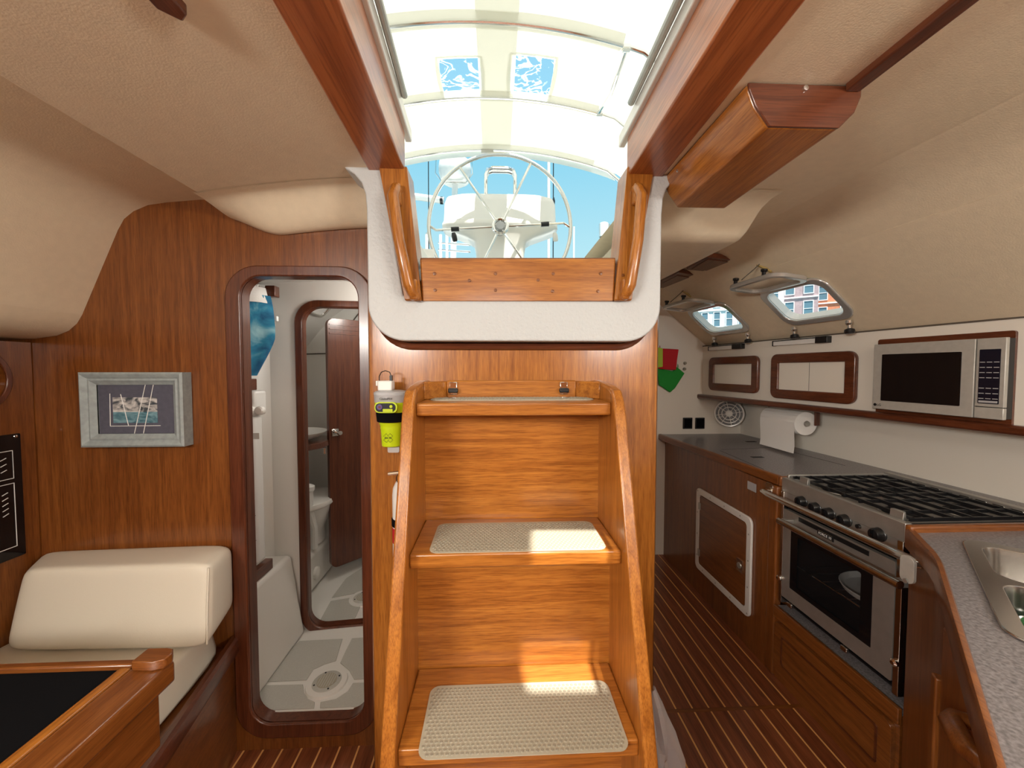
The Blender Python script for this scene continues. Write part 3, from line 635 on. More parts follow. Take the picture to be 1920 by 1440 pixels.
# steering wheel
WC = atY(938, 425, 2.6); WR = (atY(1071, 425, 2.6).x-atY(805, 425, 2.6).x)/2
wh = thing('helm', 'large stainless steel steering wheel with six thin spokes in the cockpit', 'wheel', WC)
def wp(a, rr, y=0): return (WC.x+rr*cos(a), WC.y+y, WC.z+rr*sin(a))
MB().tube([wp(2*pi*k/64, WR) for k in range(64)], .0125, 10, True).build('rim', 'steel', wh)
for k, a0 in enumerate((4, 64, 125, 184, 244, 305)):
    a = radians(a0)
    if a0 in (4, 184):
        MB().tube([wp(a, .04), wp(a, WR*.80), wp(a+.0, WR*.90), wp(a-.06, WR*.985)], .0085, 8).build('spoke', 'chrome', wh)
        MB().tube([wp(a, WR*.58), wp(a, WR*.69)], .016, 10).build('grip_sleeve', 'black', wh)
    else: MB().tube([wp(a, .04), wp(a, WR)], .0085, 8).build('spoke', 'chrome', wh)
MB().tube([wp(2*pi*k/24, .046, -.01) for k in range(24)], .012, 8, True).build('hub_ring', 'chrome', wh)
MB().lathe([(.026, -.03), (.03, -.02), (.03, .10)], WC, (0, 1, 0), 20).build('hub', 'grey_plastic', wh)
for k in range(5): MB().tube([wp(2*pi*k/5+.3, .02, -.008), wp(2*pi*k/5+.3, .046, -.01)], .006, 6).build('hub_web', 'chrome', wh)

# pedestal with instrument pod
pd = thing('steering_pedestal', 'white moulded steering pedestal with a wide instrument pod', 'pedestal', (.037, 2.85, 1.56))
def sup(cx, cy, a, b, z, n=40, e_=.45):
    return [(cx+a*math.copysign(abs(cos(2*pi*k/n))**e_, cos(2*pi*k/n)), cy+b*math.copysign(abs(sin(2*pi*k/n))**e_, sin(2*pi*k/n)), z) for k in range(n)]
def loft(secs, **kw):
    m = MB(); rows = [sup(*s, **kw) for s in secs]; m.grid(rows, True); n = len(rows[0])
    m.f.append(tuple(reversed(range(n)))); m.f.append(tuple((len(rows)-1)*n+k for k in range(n))); return m
pz = lambda py: atY(938, py, 2.72).z
pw = (atY(1046, 400, 2.72).x-atY(829, 400, 2.72).x)/2; pcx = (atY(1046, 400, 2.72).x+atY(829, 400, 2.72).x)/2; py_ = 2.86
loft([(pcx, py_, pw*1.02, .15, pz(413)), (pcx, py_, pw, .145, pz(409)), (pcx, py_, pw*.985, .14, pz(375)), (pcx, py_, pw*.95, .13, pz(365)), (pcx, py_, pw*.80, .11, pz(360)), (pcx, py_, pw*.4, .07, pz(357))], e_=.42).build('pod', 'white_plastic', pd, smooth=60)
loft([(pcx, py_, .17, .12, 1.565), (pcx, py_, .175, .12, pz(470)), (pcx, py_, .19, .125, pz(448)), (pcx, py_, .24, .13, pz(440)), (pcx, py_, pw*.97, .14, pz(425)), (pcx, py_, pw*1.03, .152, pz(421)), (pcx, py_, pw*1.03, .152, pz(414)), (pcx, py_, pw*1.0, .148, pz(412))], e_=.45).build('column', 'gelcoat', pd, smooth=60)
gx0, gx1, gzt, gzb = atY(911, 340, 2.8).x, atY(966, 340, 2.8).x, atY(938, 315, 2.8).z, pz(362)
for dy in (0, .05):
    MB().tube([(gx0, 2.8+dy, gzb), (gx0, 2.8+dy, gzt-.05), (gx0+.015, 2.8+dy, gzt-.012), (gx0+.05, 2.8+dy, gzt), (gx1-.05, 2.8+dy, gzt), (gx1-.015, 2.8+dy, gzt-.012), (gx1, 2.8+dy, gzt-.05), (gx1, 2.8+dy, gzb)], .013, 10).build('guard_rail', 'chrome', pd)
MB().lathe([(.062, -.02), (.06, .0), (.045, .022), (.02, .034), (.0001, .037)], (atY(937, 357, 2.84).x, 2.86, pz(360)), (0, 0, 1), 20).build('compass_dome', 'black', pd)
for px in (850, 1040):
    q = atY(px, 436, 2.7); MB().lathe([(.012, 0), (.018, .02), (.018, .05), (.013, .06)], q, (.2, .3, -1), 12).build('switch_boot', 'black' if px < 900 else 'white_plastic', pd)

# masts, radar and gear of the boats beyond
rd = thing('radar_dome', 'white radar dome on a pole behind the steering wheel', 'radar', atY(852, 470, 4.6))
rc = atY(853, 325, 4.6); rr = (atY(884, 320, 4.6).x-atY(822, 320, 4.6).x)/2
MB().lathe([(.0001, .145), (rr*.6, .142), (rr*.93, .12), (rr*.98, .06), (rr*.97, .0), (rr*.93, -.02), (rr*.85, -.09), (rr*.6, -.12), (.0001, -.13)], rc, (0, 0, 1), 32).build('radome', 'white_plastic', rd)
MB().tube([rc+Vector((0, 0, -.13)), atY(850, 480, 4.6), Vector((rc.x-.02, 4.6, 1.79))], .035, 10).build('pole', 'white_plastic', rd)
MB().tube([rc+Vector((-rr*1.05, -.1, .1)), rc+Vector((-rr*1.1, -.1, -.05)), rc+Vector((-rr*.7, -.1, -.15)), rc+Vector((rr*.7, -.1, -.15)), rc+Vector((rr*1.1, -.1, -.05)), rc+Vector((rr*1.05, -.1, .1))], .008, 6).build('guard', 'chrome', rd)
def pole(name, label, cat, px, y0, y1, Y, r_, mat, px2=None, grp='spars beyond the cockpit'):
    a, b = atY(px, y0, Y), atY(px2 or px, y1, Y)
    if not px2: b = Vector((b.x, b.y, 1.56 if Y < 5.2 else -.4))
    o = thing(name, label, cat, b, grp)
    MB().tube([a, b], r_, 10).build('tube', mat, o); return o
o = pole('mast', 'tall white mast rising behind the steering wheel', 'mast', 1029, 180, 560, 14, .055, 'white_plastic')
MB().tube([atY(1029, 250, 14)-Vector((.6, 0, 0)), atY(1029, 250, 14)+Vector((.6, 0, 0))], .03, 8).build('spreader', 'white_plastic', o)
o = pole('whip_antenna', 'thin black whip antenna beside the white mast', 'antenna', 1038, 180, 380, 6, .008, 'black'); a = atY(1038, 375, 6); MB().lathe([(.018, -.09), (.024, -.02), (.01, .04)], a, (0, 0, 1), 10).build('base', 'black', o)
o = pole('rigging_wire', 'dark rigging wire left of the wheel', 'wire', 803, 250, 440, 5, .006, 'black'); MB().lathe([(.012, -.05), (.014, .05)], atY(804, 430, 5), (0, 0, 1), 8).build('turnbuckle', 'chrome', o)
o = pole('boom', 'white boom end crossing behind the wheel', 'boom', 700, 358, 376, 5.5, .045, 'white_plastic', 832); q = atY(700, 358, 5.5); MB().tube([(q.x, 5.5, q.z+.3), (q.x, 5.5, -.4)], .05, 10).build('post', 'white_plastic', o); MB().lathe([(.05, -.02), (.05, .02)], atY(828, 376, 5.5), (1, 0, 0), 12).build('end_cap', 'black', o)
o = pole('flag_staff', 'thin white staff with a small green tip', 'staff', 1076, 425, 520, 8, .02, 'white_plastic'); MB().lathe([(.012, -.1), (.02, 0), (.004, .05)], atY(1076, 428, 8), (0, 0, 1), 8).build('tip', 'green_cloth', o)
o = pole('mast', 'short white mast low beside the port companionway post', 'mast', 800, 440, 560, 12, .05, 'white_plastic'); MB().lathe([(.03, 0), (.02, .08)], atY(800, 441, 12), (0, 0, 1), 8).build('cap', 'brushed_steel', o)
vn = thing('exhaust_stack', 'white capped cylinder on a post near the starboard companionway post', 'stack', atY(1132, 480, 6))
a = atY(1132, 432, 6); MB().lathe([(.07, -.1), (.072, .1), (.06, .11)], a, (0, 0, 1), 20).build('head', 'white_plastic', vn)
MB().lathe([(.055, -.2), (.055, -.1)], a, (0, 0, 1), 16).build('collar', 'black', vn); MB().lathe([(.05, -a.z-.4), (.05, -.12)], a, (0, 0, 1), 16).build('post', 'white_plastic', vn)
b2 = atY(1142, 420, 6); MB().tube([b2, b2+Vector((0, 0, -.3))], .015, 8).build('bracket', 'brushed_steel', vn)
cv = thing('canvas_roll', 'cream rolled canvas tube slanting at the cockpit side', 'canvas roll', atY(1118, 478, 2.9))
MB().tube([atY(1110, 490, 2.9), atY(1140, 458, 2.95), atY(1176, 415, 3.0)], [.03, .032, .03], 12).build('roll', 'canvas_seam', cv)
MB().tube([atY(1130, 466, 2.925), atY(1134, 462, 2.935)], .0335, 12).build('tie', 'white_plastic', cv)
pr = thing('stern_rail', 'white stern railing low behind the wheel', 'railing', atY(850, 480, 4.2), None)
for py in (455, 468): MB().tube([atY(822, py, 4.2), atY(882, py+4, 4.2)], .012, 8).build('bar', 'chrome', pr)
for px in (826, 838): MB().tube([atY(px, 440, 4.2), Vector((atY(px, 440, 4.2).x, 4.2, 1.79))], .016, 8).build('post', 'white_plastic', pr)
# ================================================================== GALLEY
# ---- long cabinet with the white-framed access hatch
GX = 1.178
gc = thing('galley_cabinet', 'long reddish wooden galley cabinet under the grey worktop', 'cabinet', (1.4, 2.05, 0))
MB().box(GX, 1.70, 1.585, 2.598, 0, .810).build('body', 'cherry_Z', gc, smooth=0)
MB().box(GX-.004, GX+.03, 1.535, 1.5845, 0, .810).build('corner_post', 'cherry_Z', gc, bevel=.008, seg=3)
def gx(px, py, X=GX): p = atX(px, py, X); return p.y, p.z
a = gx(1307, 915); b = gx(1412, 967); c = gx(1411, 1160); d = gx(1309, 1066)
y0, y1 = (b[0]+c[0])/2, (a[0]+d[0])/2; z1 = (a[1]+b[1])/2; z0 = (c[1]+d[1])/2
HF = Fr((0, 0, 0), (0, 1, 0), (0, 0, 1), (1, 0, 0))
hh = thing('access_hatch', 'white-framed access hatch with a wooden door on the galley cabinet', 'hatch', (GX, (y0+y1)/2, z0))
MB().prism(HF, rrect(y0, y1, z0, z1, .03), GX-.012, GX-.0005, [rrect(y0+.034, y1-.034, z0+.034, z1-.034, .018)]).build('frame', 'white_plastic', hh, bevel=.003)
dr = MB().prism(HF, rrect(y0+.037, y1-.037, z0+.037, z1-.037, .016), GX-.011, GX-.0005).build('door', 'cherry_Y', hh, bevel=.002)
cyy = y0+.075; czz = (z0+z1)/2-.02
MB().prism(HF, rrect(cyy-.022, cyy+.022, czz-.03, czz+.03, .004), GX-.015, GX-.011).build('latch', 'chrome', dr, bevel=.001)
MB().prism(HF, circ(cyy, czz, .014, 16), GX-.018, GX-.015).build('latch_ring', 'brushed_steel', dr)
for zz in (z0+.10, z1-.10): MB().prism(HF, rrect(y1-.050, y1-.028, zz-.02, zz+.02, .002), GX-.0135, GX-.011).build('hinge', 'brushed_steel', dr)
for k in range(14):
    t = k/14*4; s = int(t); f_ = t-s
    q = [(lerp(y0+.017, y1-.017, f_), z0+.017), (y1-.017, lerp(z0+.017, z1-.017, f_)), (lerp(y1-.017, y0+.017, f_), z1-.017), (y0+.017, lerp(z1-.017, z0+.017, f_))][s]
    MB().prism(HF, circ(q[0], q[1], .004, 8), GX-.0128, GX-.011).build('screw', 'brushed_steel', hh)
p = gx(1410, 912); MB().prism(HF, rrect(p[0]-.03, p[0]+.03, p[1]-.02, p[1]+.018, .001), GX-.0015, GX-.0003).build('rating_plate', 'grey_plastic', gc)

# ---- long worktop with lids
wt = thing('worktop', 'grey speckled worktop with wooden edge and flush lids along the galley', 'worktop', (1.45, 2.05, .815))
wtp = [(1.205, 1.545), (1.66, 1.545), (1.66, 1.05), (1.780, 1.05), (1.710, 2.598), (1.150, 2.598)]
MB().prism(XY, wtp, .818, .850).build('slab', 'counter', wt)
MB().hexa([(1.183, 1.54, .812), (1.207, 1.54, .812), (1.150, 2.6, .812), (1.128, 2.6, .812), (1.183, 1.54, .854), (1.207, 1.54, .854), (1.150, 2.6, .854), (1.128, 2.6, .854)]).build('edge', 'cherry_Y', wt, bevel=.008, seg=3)
MB().box(1.183, 1.26, 1.528, 1.5445, .812, .854).build('edge', 'cherry_X', wt, bevel=.006, seg=3)
def gap(pts, z=.850): 
    P = [atZ(px, py, z) for px, py in pts]; m = MB()
    for i in range(len(P)-1):
        d_ = (P[i+1]-P[i]).normalized(); n_ = Vector((-d_.y, d_.x, 0))*.0016
        m.hexa([P[i]-n_, P[i+1]-n_, P[i+1]+n_, P[i]+n_]+[q+Vector((0, 0, .0005)) for q in (P[i]-n_, P[i+1]-n_, P[i+1]+n_, P[i]+n_)])
    return m
gap([(1352, 843), (1452, 839), (1585, 873)]).build('lid_joint', 'matt_black', wt)
gap([(1350, 845), (1432, 880)]).build('lid_joint', 'matt_black', wt)
P = atZ(1408, 828, .851); MB().box(P.x-.03, P.x+.03, P.y-.012, P.y+.012, .850, .8515).build('finger_pull', 'matt_black', wt)
P = atZ(1420, 857, .851); MB().box(P.x-.03, P.x+.03, P.y-.012, P.y+.012, .850, .8515).build('finger_pull', 'matt_black', wt)
# bright strip of steel on the lid
P0, P1 = atZ(1391, 851, .8505), atZ(1440, 865, .8505); d_ = (P1-P0).normalized(); n_ = Vector((-d_.y, d_.x, 0))*.0035

# ---- stove
SX = 1.19; SY0, SY1 = 1.048, 1.530; SZ0, SZ1 = .335, .852
st = thing('gimballed_stove', 'stainless steel galley stove with black knobs, oven door and pan supports', 'stove', (1.43, 1.29, SZ0))
m = MB(); m.box(SX+.015, 1.655, SY0, SY0+.006, SZ0, SZ1-.03); m.box(SX+.015, 1.655, SY1-.006, SY1, SZ0, SZ1-.03); m.box(1.649, 1.655, SY0, SY1, SZ0, SZ1-.03); m.box(SX+.015, 1.655, SY0, SY1, SZ0, SZ0+.006); m.box(SX+.015, 1.655, SY0, SY1, .735, .741)
m.build('casing', 'black', st)
MB().box(SX, SX+.02, SY0, SY1, .796, SZ1).build('top_band', 'brushed_steel', st, bevel=.002)
MB().box(SX+.004, SX+.02, SY0+.006, SY1-.006, .738, .795).build('control_panel', 'brushed_steel', st, bevel=.001)
for yy in (SY0, SY1-.018): MB().box(SX-.004, SX+.02, yy, yy+.018, SZ0-.005, .797).build('side_trim', 'steel', st, bevel=.002)
for px, py, r_ in ((1499, 940, .019), (1524.5, 952, .019), (1550, 962.5, .019), (1579, 975.7, .0195), (1641, 1002, .020)):
    p = atX(px, py, SX-.012)
    kn = MB().lathe([(r_*1.1, .018), (r_*1.1, .013), (r_, .011), (r_*.95, -.004), (r_*.8, -.009), (.0001, -.010)], p, (1, 0, 0), 24).build('knob', 'black', st)
    MB().box(p.x-.014, p.x-.008, p.y-.003, p.y+.003, p.z-r_*.8, p.z+r_*.8).build('pointer', 'black_gloss', kn)
p = atX(1611, 987, SX+.004); MB().lathe([(.008, .002), (.007, -.008), (.0001, -.009)], p, (1, 0, 0), 14).build('igniter', 'black', st)
# oven door: frame, glass, handle
DZ_0, DZ_1 = .362, .728
od = MB().prism(YZ, rrect(SY0+.02, SY1-.02, DZ_0, DZ_1, .006), SX-.004, SX+.014, [rrect(SY0+.085, SY1-.06, DZ_0+.055, DZ_1-.055, .004)]).build('oven_door', 'brushed_steel', st, bevel=.002)
MB().prism(YZ, rrect(SY0+.085, SY1-.06, DZ_0+.055, DZ_1-.055, .004), SX-.003, SX-.001, [rrect(SY0+.125, SY1-.095, DZ_0+.075, DZ_1-.09, .006)]).build('glass_border', 'black_gloss', od)
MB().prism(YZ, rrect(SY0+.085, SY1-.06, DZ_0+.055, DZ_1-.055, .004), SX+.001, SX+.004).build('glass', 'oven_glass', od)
MB().box(SX-.006, SX-.0035, SY0+.10, SY1-.10, DZ_1-.022, DZ_1-.006).build('vent_slot', 'black', od)
ha, hb = atX(1460, 983, SX-.05), atX(1688, 1087, SX-.05); hz = (ha.z+hb.z)/2
MB().tube([(SX-.05, ha.y, hz), (SX-.05, hb.y, hz)], .0125, 14).build('handle', 'steel', od)
for yy in (ha.y-.012, hb.y+.012): MB().box(SX-.055, SX-.003, yy-.011, yy+.011, hz-.011, hz+.011).build('handle_arm', 'brushed_steel', od, bevel=.004)
bdg = atX(1548, 1004, SX-.005); MB().box(SX-.0075, SX-.004, bdg.y-.033, bdg.y+.033, bdg.z-.010, bdg.z+.010).build('badge', 'black', st)
bF = Fr((SX-.0078, 0, 0), (0, -1, 0), (0, 0, 1))
MB().tube([bF(-bdg.y-.030, bdg.z-.008), bF(-bdg.y+.030, bdg.z-.008), bF(-bdg.y+.030, bdg.z+.008), bF(-bdg.y-.030, bdg.z+.008)], .0008, 4, True).build('badge_rim', 'chrome', st)
text('lettering', 'FORCE 10', bF, -bdg.y, bdg.z-.0045, .0125, 'white_line', st, .0006, 'CENTER')
for yy, zz in ((SY1-.07, SZ0+.02), (SY0+.17, SZ0+.02)): MB().box(SX-.012, SX+.002, yy-.012, yy+.012, zz-.012, zz+.004).build('lower_catch', 'steel', st, bevel=.002)
for yy in (SY1-.009, SY0+.009): MB().lathe([(.011, .004), (.011, -.008), (.006, -.012)], (SX-.004, yy, .43), (1, 0, 0), 12).build('door_stud', 'chrome', st)
# oven inside: rack and a pale disc modelled in place of a reflection
for k in range(8): MB().tube([(SX+.03, SY0+.04+k*.055, .50), (1.6, SY0+.04+k*.055, .50)], .002, 6).build('rack_wire', 'steel', st)
MB().tube([(SX+.035, SY0+.02, .50), (SX+.035, SY1-.02, .50)], .003, 6).build('rack_wire', 'steel', st)
dish = thing('oven_reflection', 'round pale disc behind the oven glass, standing in for a reflection', 'dish', (1.36, 1.24, .505))
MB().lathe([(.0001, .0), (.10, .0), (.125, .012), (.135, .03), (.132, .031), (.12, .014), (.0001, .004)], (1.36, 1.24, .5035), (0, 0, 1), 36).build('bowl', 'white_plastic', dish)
# hob: tray, walls, burners, pan supports
HZ = .842
MB().box(SX+.02, 1.655, SY0, SY1, HZ-.03, HZ-.012).build('hob_tray', 'brushed_steel', st)
MB().box(SX+.02, 1.655, SY1-.012, SY1, HZ-.012, HZ+.022).build('hob_side', 'brushed_steel', st, bevel=.002)
MB().box(SX+.02, 1.655, SY0, SY0+.012, HZ-.03, HZ+.006).build('hob_side', 'black', st, bevel=.002)
MB().box(1.63, 1.655, SY0, SY1, HZ-.012, HZ+.026).build('hob_back', 'brushed_steel', st, bevel=.002)
for k in range(8):
    if k == 3: continue
    y_ = SY1-.10-k*.045; MB().prism(YZ, rrect(y_-.015, y_+.015, HZ+.008, HZ+.018, .004), 1.6285, 1.6302).build('back_slot', 'chrome', st)
BUR = [(1.31, 1.17), (1.31, 1.40), (1.52, 1.17), (1.52, 1.40)]
for X, Y in BUR:
    b_ = MB().lathe([(.045, -.012), (.045, -.002), (.03, .004), (.03, .010), (.0001, .011)], (X, Y, HZ), (0, 0, 1), 20).build('burner', 'black', st)
    MB().tube([(X+.052*cos(2*pi*k/20), Y+.052*sin(2*pi*k/20), HZ-.008) for k in range(20)], .003, 6, True).build('burner_ring', 'brushed_steel', b_)
for side, (ya, yb) in enumerate(((SY0+.02, 1.285), (1.29, SY1-.02))):
    for k in range(7):
        X = SX+.045+k*.062; MB().box(X-.003, X+.003, ya, yb, HZ+.010, HZ+.020).build('pan_support', 'black', st)
    for y_ in (ya, (ya+yb)/2-.05, (ya+yb)/2+.05, yb):
        MB().box(SX+.035, SX+.435, y_-.003, y_+.003, HZ+.008, HZ+.018).build('pan_support', 'black', st)
for X, Y in ((SX+.03, SY0+.05), (SX+.03, SY1-.08)): MB().hexa([(X-.006, Y-.02, HZ-.01), (X+.01, Y-.02, HZ-.01), (X+.01, Y+.02, HZ-.01), (X-.006, Y+.02, HZ-.01), (X-.002, Y-.02, HZ+.03), (X+.012, Y-.012, HZ+.03), (X+.012, Y+.02, HZ+.03), (X-.002, Y+.02, HZ+.03)]).build('pot_clamp', 'brushed_steel', st, bevel=.001)
# crash bar in front of the stove
cbz = .785
cb_ = thing('crash_bar', 'polished steel grab bar across the front of the stove', 'grab bar', (1.13, 1.3, cbz))
MB().tube([(1.178, 1.575, cbz-.004), (1.150, 1.572, cbz), (1.130, 1.555, cbz), (1.125, 1.52, cbz), (1.120, 1.03, cbz), (1.100, .955, cbz+.01), (1.090, .935, cbz+.012), (1.098, .925, cbz+.012)], .0125, 14).build('bar', 'chrome', cb_)
MB().prism(YZ, rrect(1.553, 1.597, cbz-.03, cbz+.03, .015), GX-.009, GX-.0045).build('mount', 'chrome', cb_, bevel=.002)
MB().prism(YZ, rrect(.908, .942, cbz-.035, cbz+.035, .014), 1.058, 1.066).build('mount', 'satin_steel', cb_, bevel=.002)
MB().lathe([(.006, -.003), (.006, .0)], (1.056, .924, cbz-.03), (1, 0, 0), 10).build('screw', 'brushed_steel', cb_)

# ---- well under the stove and drawer front
sb = thing('stove_base', 'low wooden drawer front with grey ledge under the stove', 'drawer unit', (1.4, 1.28, 0))
MB().box(GX+.005, 1.70, 1.035, 1.534, 0, .285).build('body', 'cherry_Y', sb, smooth=0)
MB().box(GX+.006, 1.70, 1.035, 1.534, .2855, .305).build('ledge', 'counter', sb, smooth=0)
MB().box(GX-.008, GX+.006, 1.03, 1.534, .262, .311).build('ledge_edge', 'cherry_Y', sb, bevel=.003)
dw = MB().prism(YZ, rrect(1.045, 1.522, .045, .250, .02), GX-.010, GX+.004).build('drawer_front', 'cherry_Y', sb, bevel=.004)
MB().prism(YZ, rrect(1.085, 1.482, .085, .210, .012), GX-.0125, GX-.009, [rrect(1.092, 1.475, .092, .203, .01)]).build('bead', 'mahogany_Y', dw)

# ---- near worktop with sink
wk = thing('worktop', 'grey speckled worktop around the sink with a thick wooden edge', 'worktop', (1.2, .6, .815))
def z2(px, py): p = atZ(px, py, .855); return (p.x, p.y)
fo = [z2(1697, 993), z2(1742, 1040), z2(1752, 1056), z2(1759, 1078), z2(1863, 1440), (.44, .33), (.43, .28), (.43, -.2)]
fi = [z2(1716, 992), z2(1758, 1036), z2(1768, 1052), z2(1776, 1074), z2(1890, 1440), (.475, .31), (.465, .27), (.465, -.2)]
front = fi
poly = front + [(1.835, -.2), (1.780, .992)]
e1 = Vector((.727, .687, 0)); e2 = Vector((.687, -.727, 0))
B0 = Vector((1.233, .951, 0)); 
def sk(a, b): q = B0 - e1*a + e2*b; return (q.x, q.y)
skF = Fr((B0.x, B0.y, 0), -e1, e2, (0, 0, 1))
sink_out = rrect(0, .53, 0, .36, .045)
MB().prism(XY, poly, .818, .850, [[sk(a, b) for a, b in rrect(.012, .518, .012, .348, .04)]]).build('slab', 'counter', wk)
def offs(path, d):
    out = []
    for i, p in enumerate(path):
        a = Vector(path[max(i-1, 0)]); b = Vector(path[min(i+1, len(path)-1)]); t = (b-a).normalized(); n = Vector((t.y, -t.x)); out.append((p[0]+n.x*d, p[1]+n.y*d))
    return out
# outward is towards the cabin (smaller X)
fi = offs(front, -.0)
rows = [[(x, y, z) for x, y in pts] for pts, z in ((fo, .808), (fo, .850), ([(lerp(a[0], b[0], .25), lerp(a[1], b[1], .25)) for a, b in zip(fo, fi)], .858), ([(lerp(a[0], b[0], .75), lerp(a[1], b[1], .75)) for a, b in zip(fo, fi)], .858), (fi, .851), (fi, .808))]
m = MB(); m.grid(rows, False, True); m.build('edge', 'cherry_Y', wk, smooth=50)
MB().box(fo[0][0]+.006, 1.778, .990, 1.010, .808, .868).build('edge', 'cherry_X', wk, bevel=.006, seg=3)
# sink
sn = thing('sink', 'stainless steel double sink set in the near worktop', 'sink', (1.2, .55, .68))
bow1 = rrect(.035, .245, .03, .33, .04); bow2 = rrect(.270, .50, .03, .33, .04)
MB().prism(skF, sink_out, .8505, .8555, [bow1, bow2]).build('rim', 'steel', sn, bevel=.002)
for bw in (bow1, bow2):
    cx_ = sum(p[0] for p in bw)/len(bw); cy_ = sum(p[1] for p in bw)/len(bw)
    def ringz(s_, z): return [skF(cx_+(x-cx_)*s_, cy_+(y-cy_)*s_, z) for x, y in bw]
    m = MB(); m.grid([ringz(1, .8545), ringz(.985, .84), ringz(.96, .72), ringz(.90, .695), ringz(.5, .69), ringz(.12, .688)], True); m.f.append(tuple(len(m.v)-len(bw)+k for k in range(len(bw))))
    bb = m.build('bowl', 'steel', sn, smooth=60, fixn=False)
    MB().lathe([(.03, .0), (.028, .003), (.0001, .003)], skF(cx_, cy_, .689), (0, 0, 1), 20).build('drain', 'chrome', bb)
gp = thing('dish_basin', 'dark green plastic basin standing in the near sink bowl', 'basin', skF(.385, .18, .70))
bw = rrect(.285, .485, .045, .315, .035); cx_, cy_ = .385, .18
def rz(s_, z): return [skF(cx_+(x-cx_)*s_, cy_+(y-cy_)*s_, z) for x, y in bw]
m = MB(); m.grid([rz(.80, .698), rz(.97, .80), rz(1.0, .805), rz(.965, .806), rz(.94, .80), rz(.78, .703), rz(.1, .703)], True); m.build('tub', 'dark_green', gp, smooth=50)
# base units of the near worktop
nu = thing('sink_cabinet', 'angled wooden sink cabinet with a door and rounded wooden pull', 'cabinet', (1.0, .6, 0))
inset = offs(front, -.004 if fo[4][0] < front[4][0] and False else 0)
pn = [(x+.012, y-.004) for x, y in fo[:4]]+[(.72, .40), (.60, .25), (.60, -.2)]
pb_ = [(x+.03, y-.004) for x, y in pn]
m = MB(); m.grid([[(x, y, 0) for x, y in pn], [(x, y, .806) for x, y in pn], [(x, y, .806) for x, y in pb_], [(x, y, 0) for x, y in pb_]], False, True); m.build('panel', 'cherry_Z', nu, smooth=20)
MB().box(fo[0][0]+.014, 1.70, .972, .996, 0, .806).build('side_panel', 'cherry_Z', nu)
MB().box(1.22, 1.60, 1.030, 1.0465, .36, .80).build('gimbal_plate', 'black', st)
for zz in (.72, .60, .47, .36): MB().lathe([(.0001, .008), (.006, .006), (.006, 0)], (1.24, 1.0305, zz), (0, -1, 0), 8).build('bolt', 'chrome', st)
dF = Fr((pn[3][0], pn[3][1], 0), Vector((pn[4][0], pn[4][1], 0))-Vector((pn[3][0], pn[3][1], 0)), (0, 0, 1)); dF.w = Vector((dF.u.y, -dF.u.x, 0)); dF.w = dF.w if dF.w.x < 0 else -dF.w
dn = dF.w
def dfp(px, py, off=.0): p = onp(px, py, dF.o+dn*off, dn); q = p-dF.o; return q.dot(dF.u), p.z
dd = MB().fbox(dF, .035, .46, .05, .76, .001, .012).build('door', 'cherry_Z', nu, bevel=.004)
q1, q2 = dfp(1805, 1330, .04), dfp(1830, 1400, .04)
MB().tube([dF(.17, .66, .010), dF(.175, .66, .036), dF(.19, .66, .045), dF(.25, .66, .045), dF(.265, .66, .036), dF(.27, .66, .010)], [.012, .015, .017, .017, .015, .012], 12).build('pull', 'cherry_Z', dd)
MB().fbox(dF, .006, .030, .0, .64, .001, .018).build('door_strip', 'cherry_Z', nu, bevel=.003)

# ---- shelf rail, locker doors
MB().fbox(LKF, -3.0, 1.42, 1.098, 1.128, -.035, .001).build('trim_7', 'mahogany_Y', kind='structure', label='long wooden shelf rail below the galley lockers', bevel=.008)
def locker(label, p, group='galley locker doors'):
    A = [lk(*q) for q in p]; a0 = (A[1][0]+A[2][0])/2; a1 = (A[0][0]+A[3][0])/2; z1_ = (A[0][1]+A[1][1])/2; z0_ = (A[2][1]+A[3][1])/2
    o = thing('locker_door', label, 'locker door', LKF((a0+a1)/2, z0_, -.01), group)
    MB().prism(LKF, rrect(a0, a1, z0_, z1_, .035), -.022, -.0005, [rrect(a0+.047, a1-.047, z0_+.047, z1_-.047, .003)]).build('frame', 'mahogany_Y', o, bevel=.006, seg=3)
    MB().fbox(LKF, a0+.047, a1-.047, z0_+.047, z1_-.047, -.012, -.001).build('panel', 'laminate_wall', o)
    if a1-a0 > .42: MB().fbox(LKF, (a0+a1)/2-.0008, (a0+a1)/2+.0008, z0_+.048, z1_-.048, -.0125, -.0119).build('panel_joint', 'matt_black', o)
    return o
locker('smaller white locker door with a dark wooden frame above the fan', [(1335, 670), (1428, 667), (1424, 739), (1332, 730)])
locker('larger white locker door with a dark wooden frame beside the microwave', [(1452, 664), (1613, 658), (1608, 759), (1449, 745)])
# ---- LED strip lights
def strip(label, pa, pb2, pc):
    (a0, z), (a1, _), (a2, _) = lk(*pa), lk(*pb2), lk(*pc); z = 1.437
    o = thing('strip_light', label, 'light', LKF((a0+a2)/2, z, -.02), 'strip lights under the cabin side')
    MB().fbox(LKF, a1, a0, z-.013, z+.010, -.022, -.0005).build('tube', 'white_plastic', o, bevel=.002)
    MB().fbox(LKF, a1, a0, z+.0105, z+.014, -.024, -.0005).build('housing', 'black', o)
    MB().fbox(LKF, a0, a0+.004, z-.014, z+.014, -.024, -.0005).build('end_cap', 'black', o)
    MB().fbox(LKF, a2, a1, z-.015, z+.016, -.028, -.0005).build('switch_block', 'black', o, bevel=.002)
strip('short white strip light above the smaller locker door', (1334, 659), (1379, 654), (1397, 652))
strip('long white strip light above the larger locker door', (1456, 646), (1537, 640), (1560, 636))

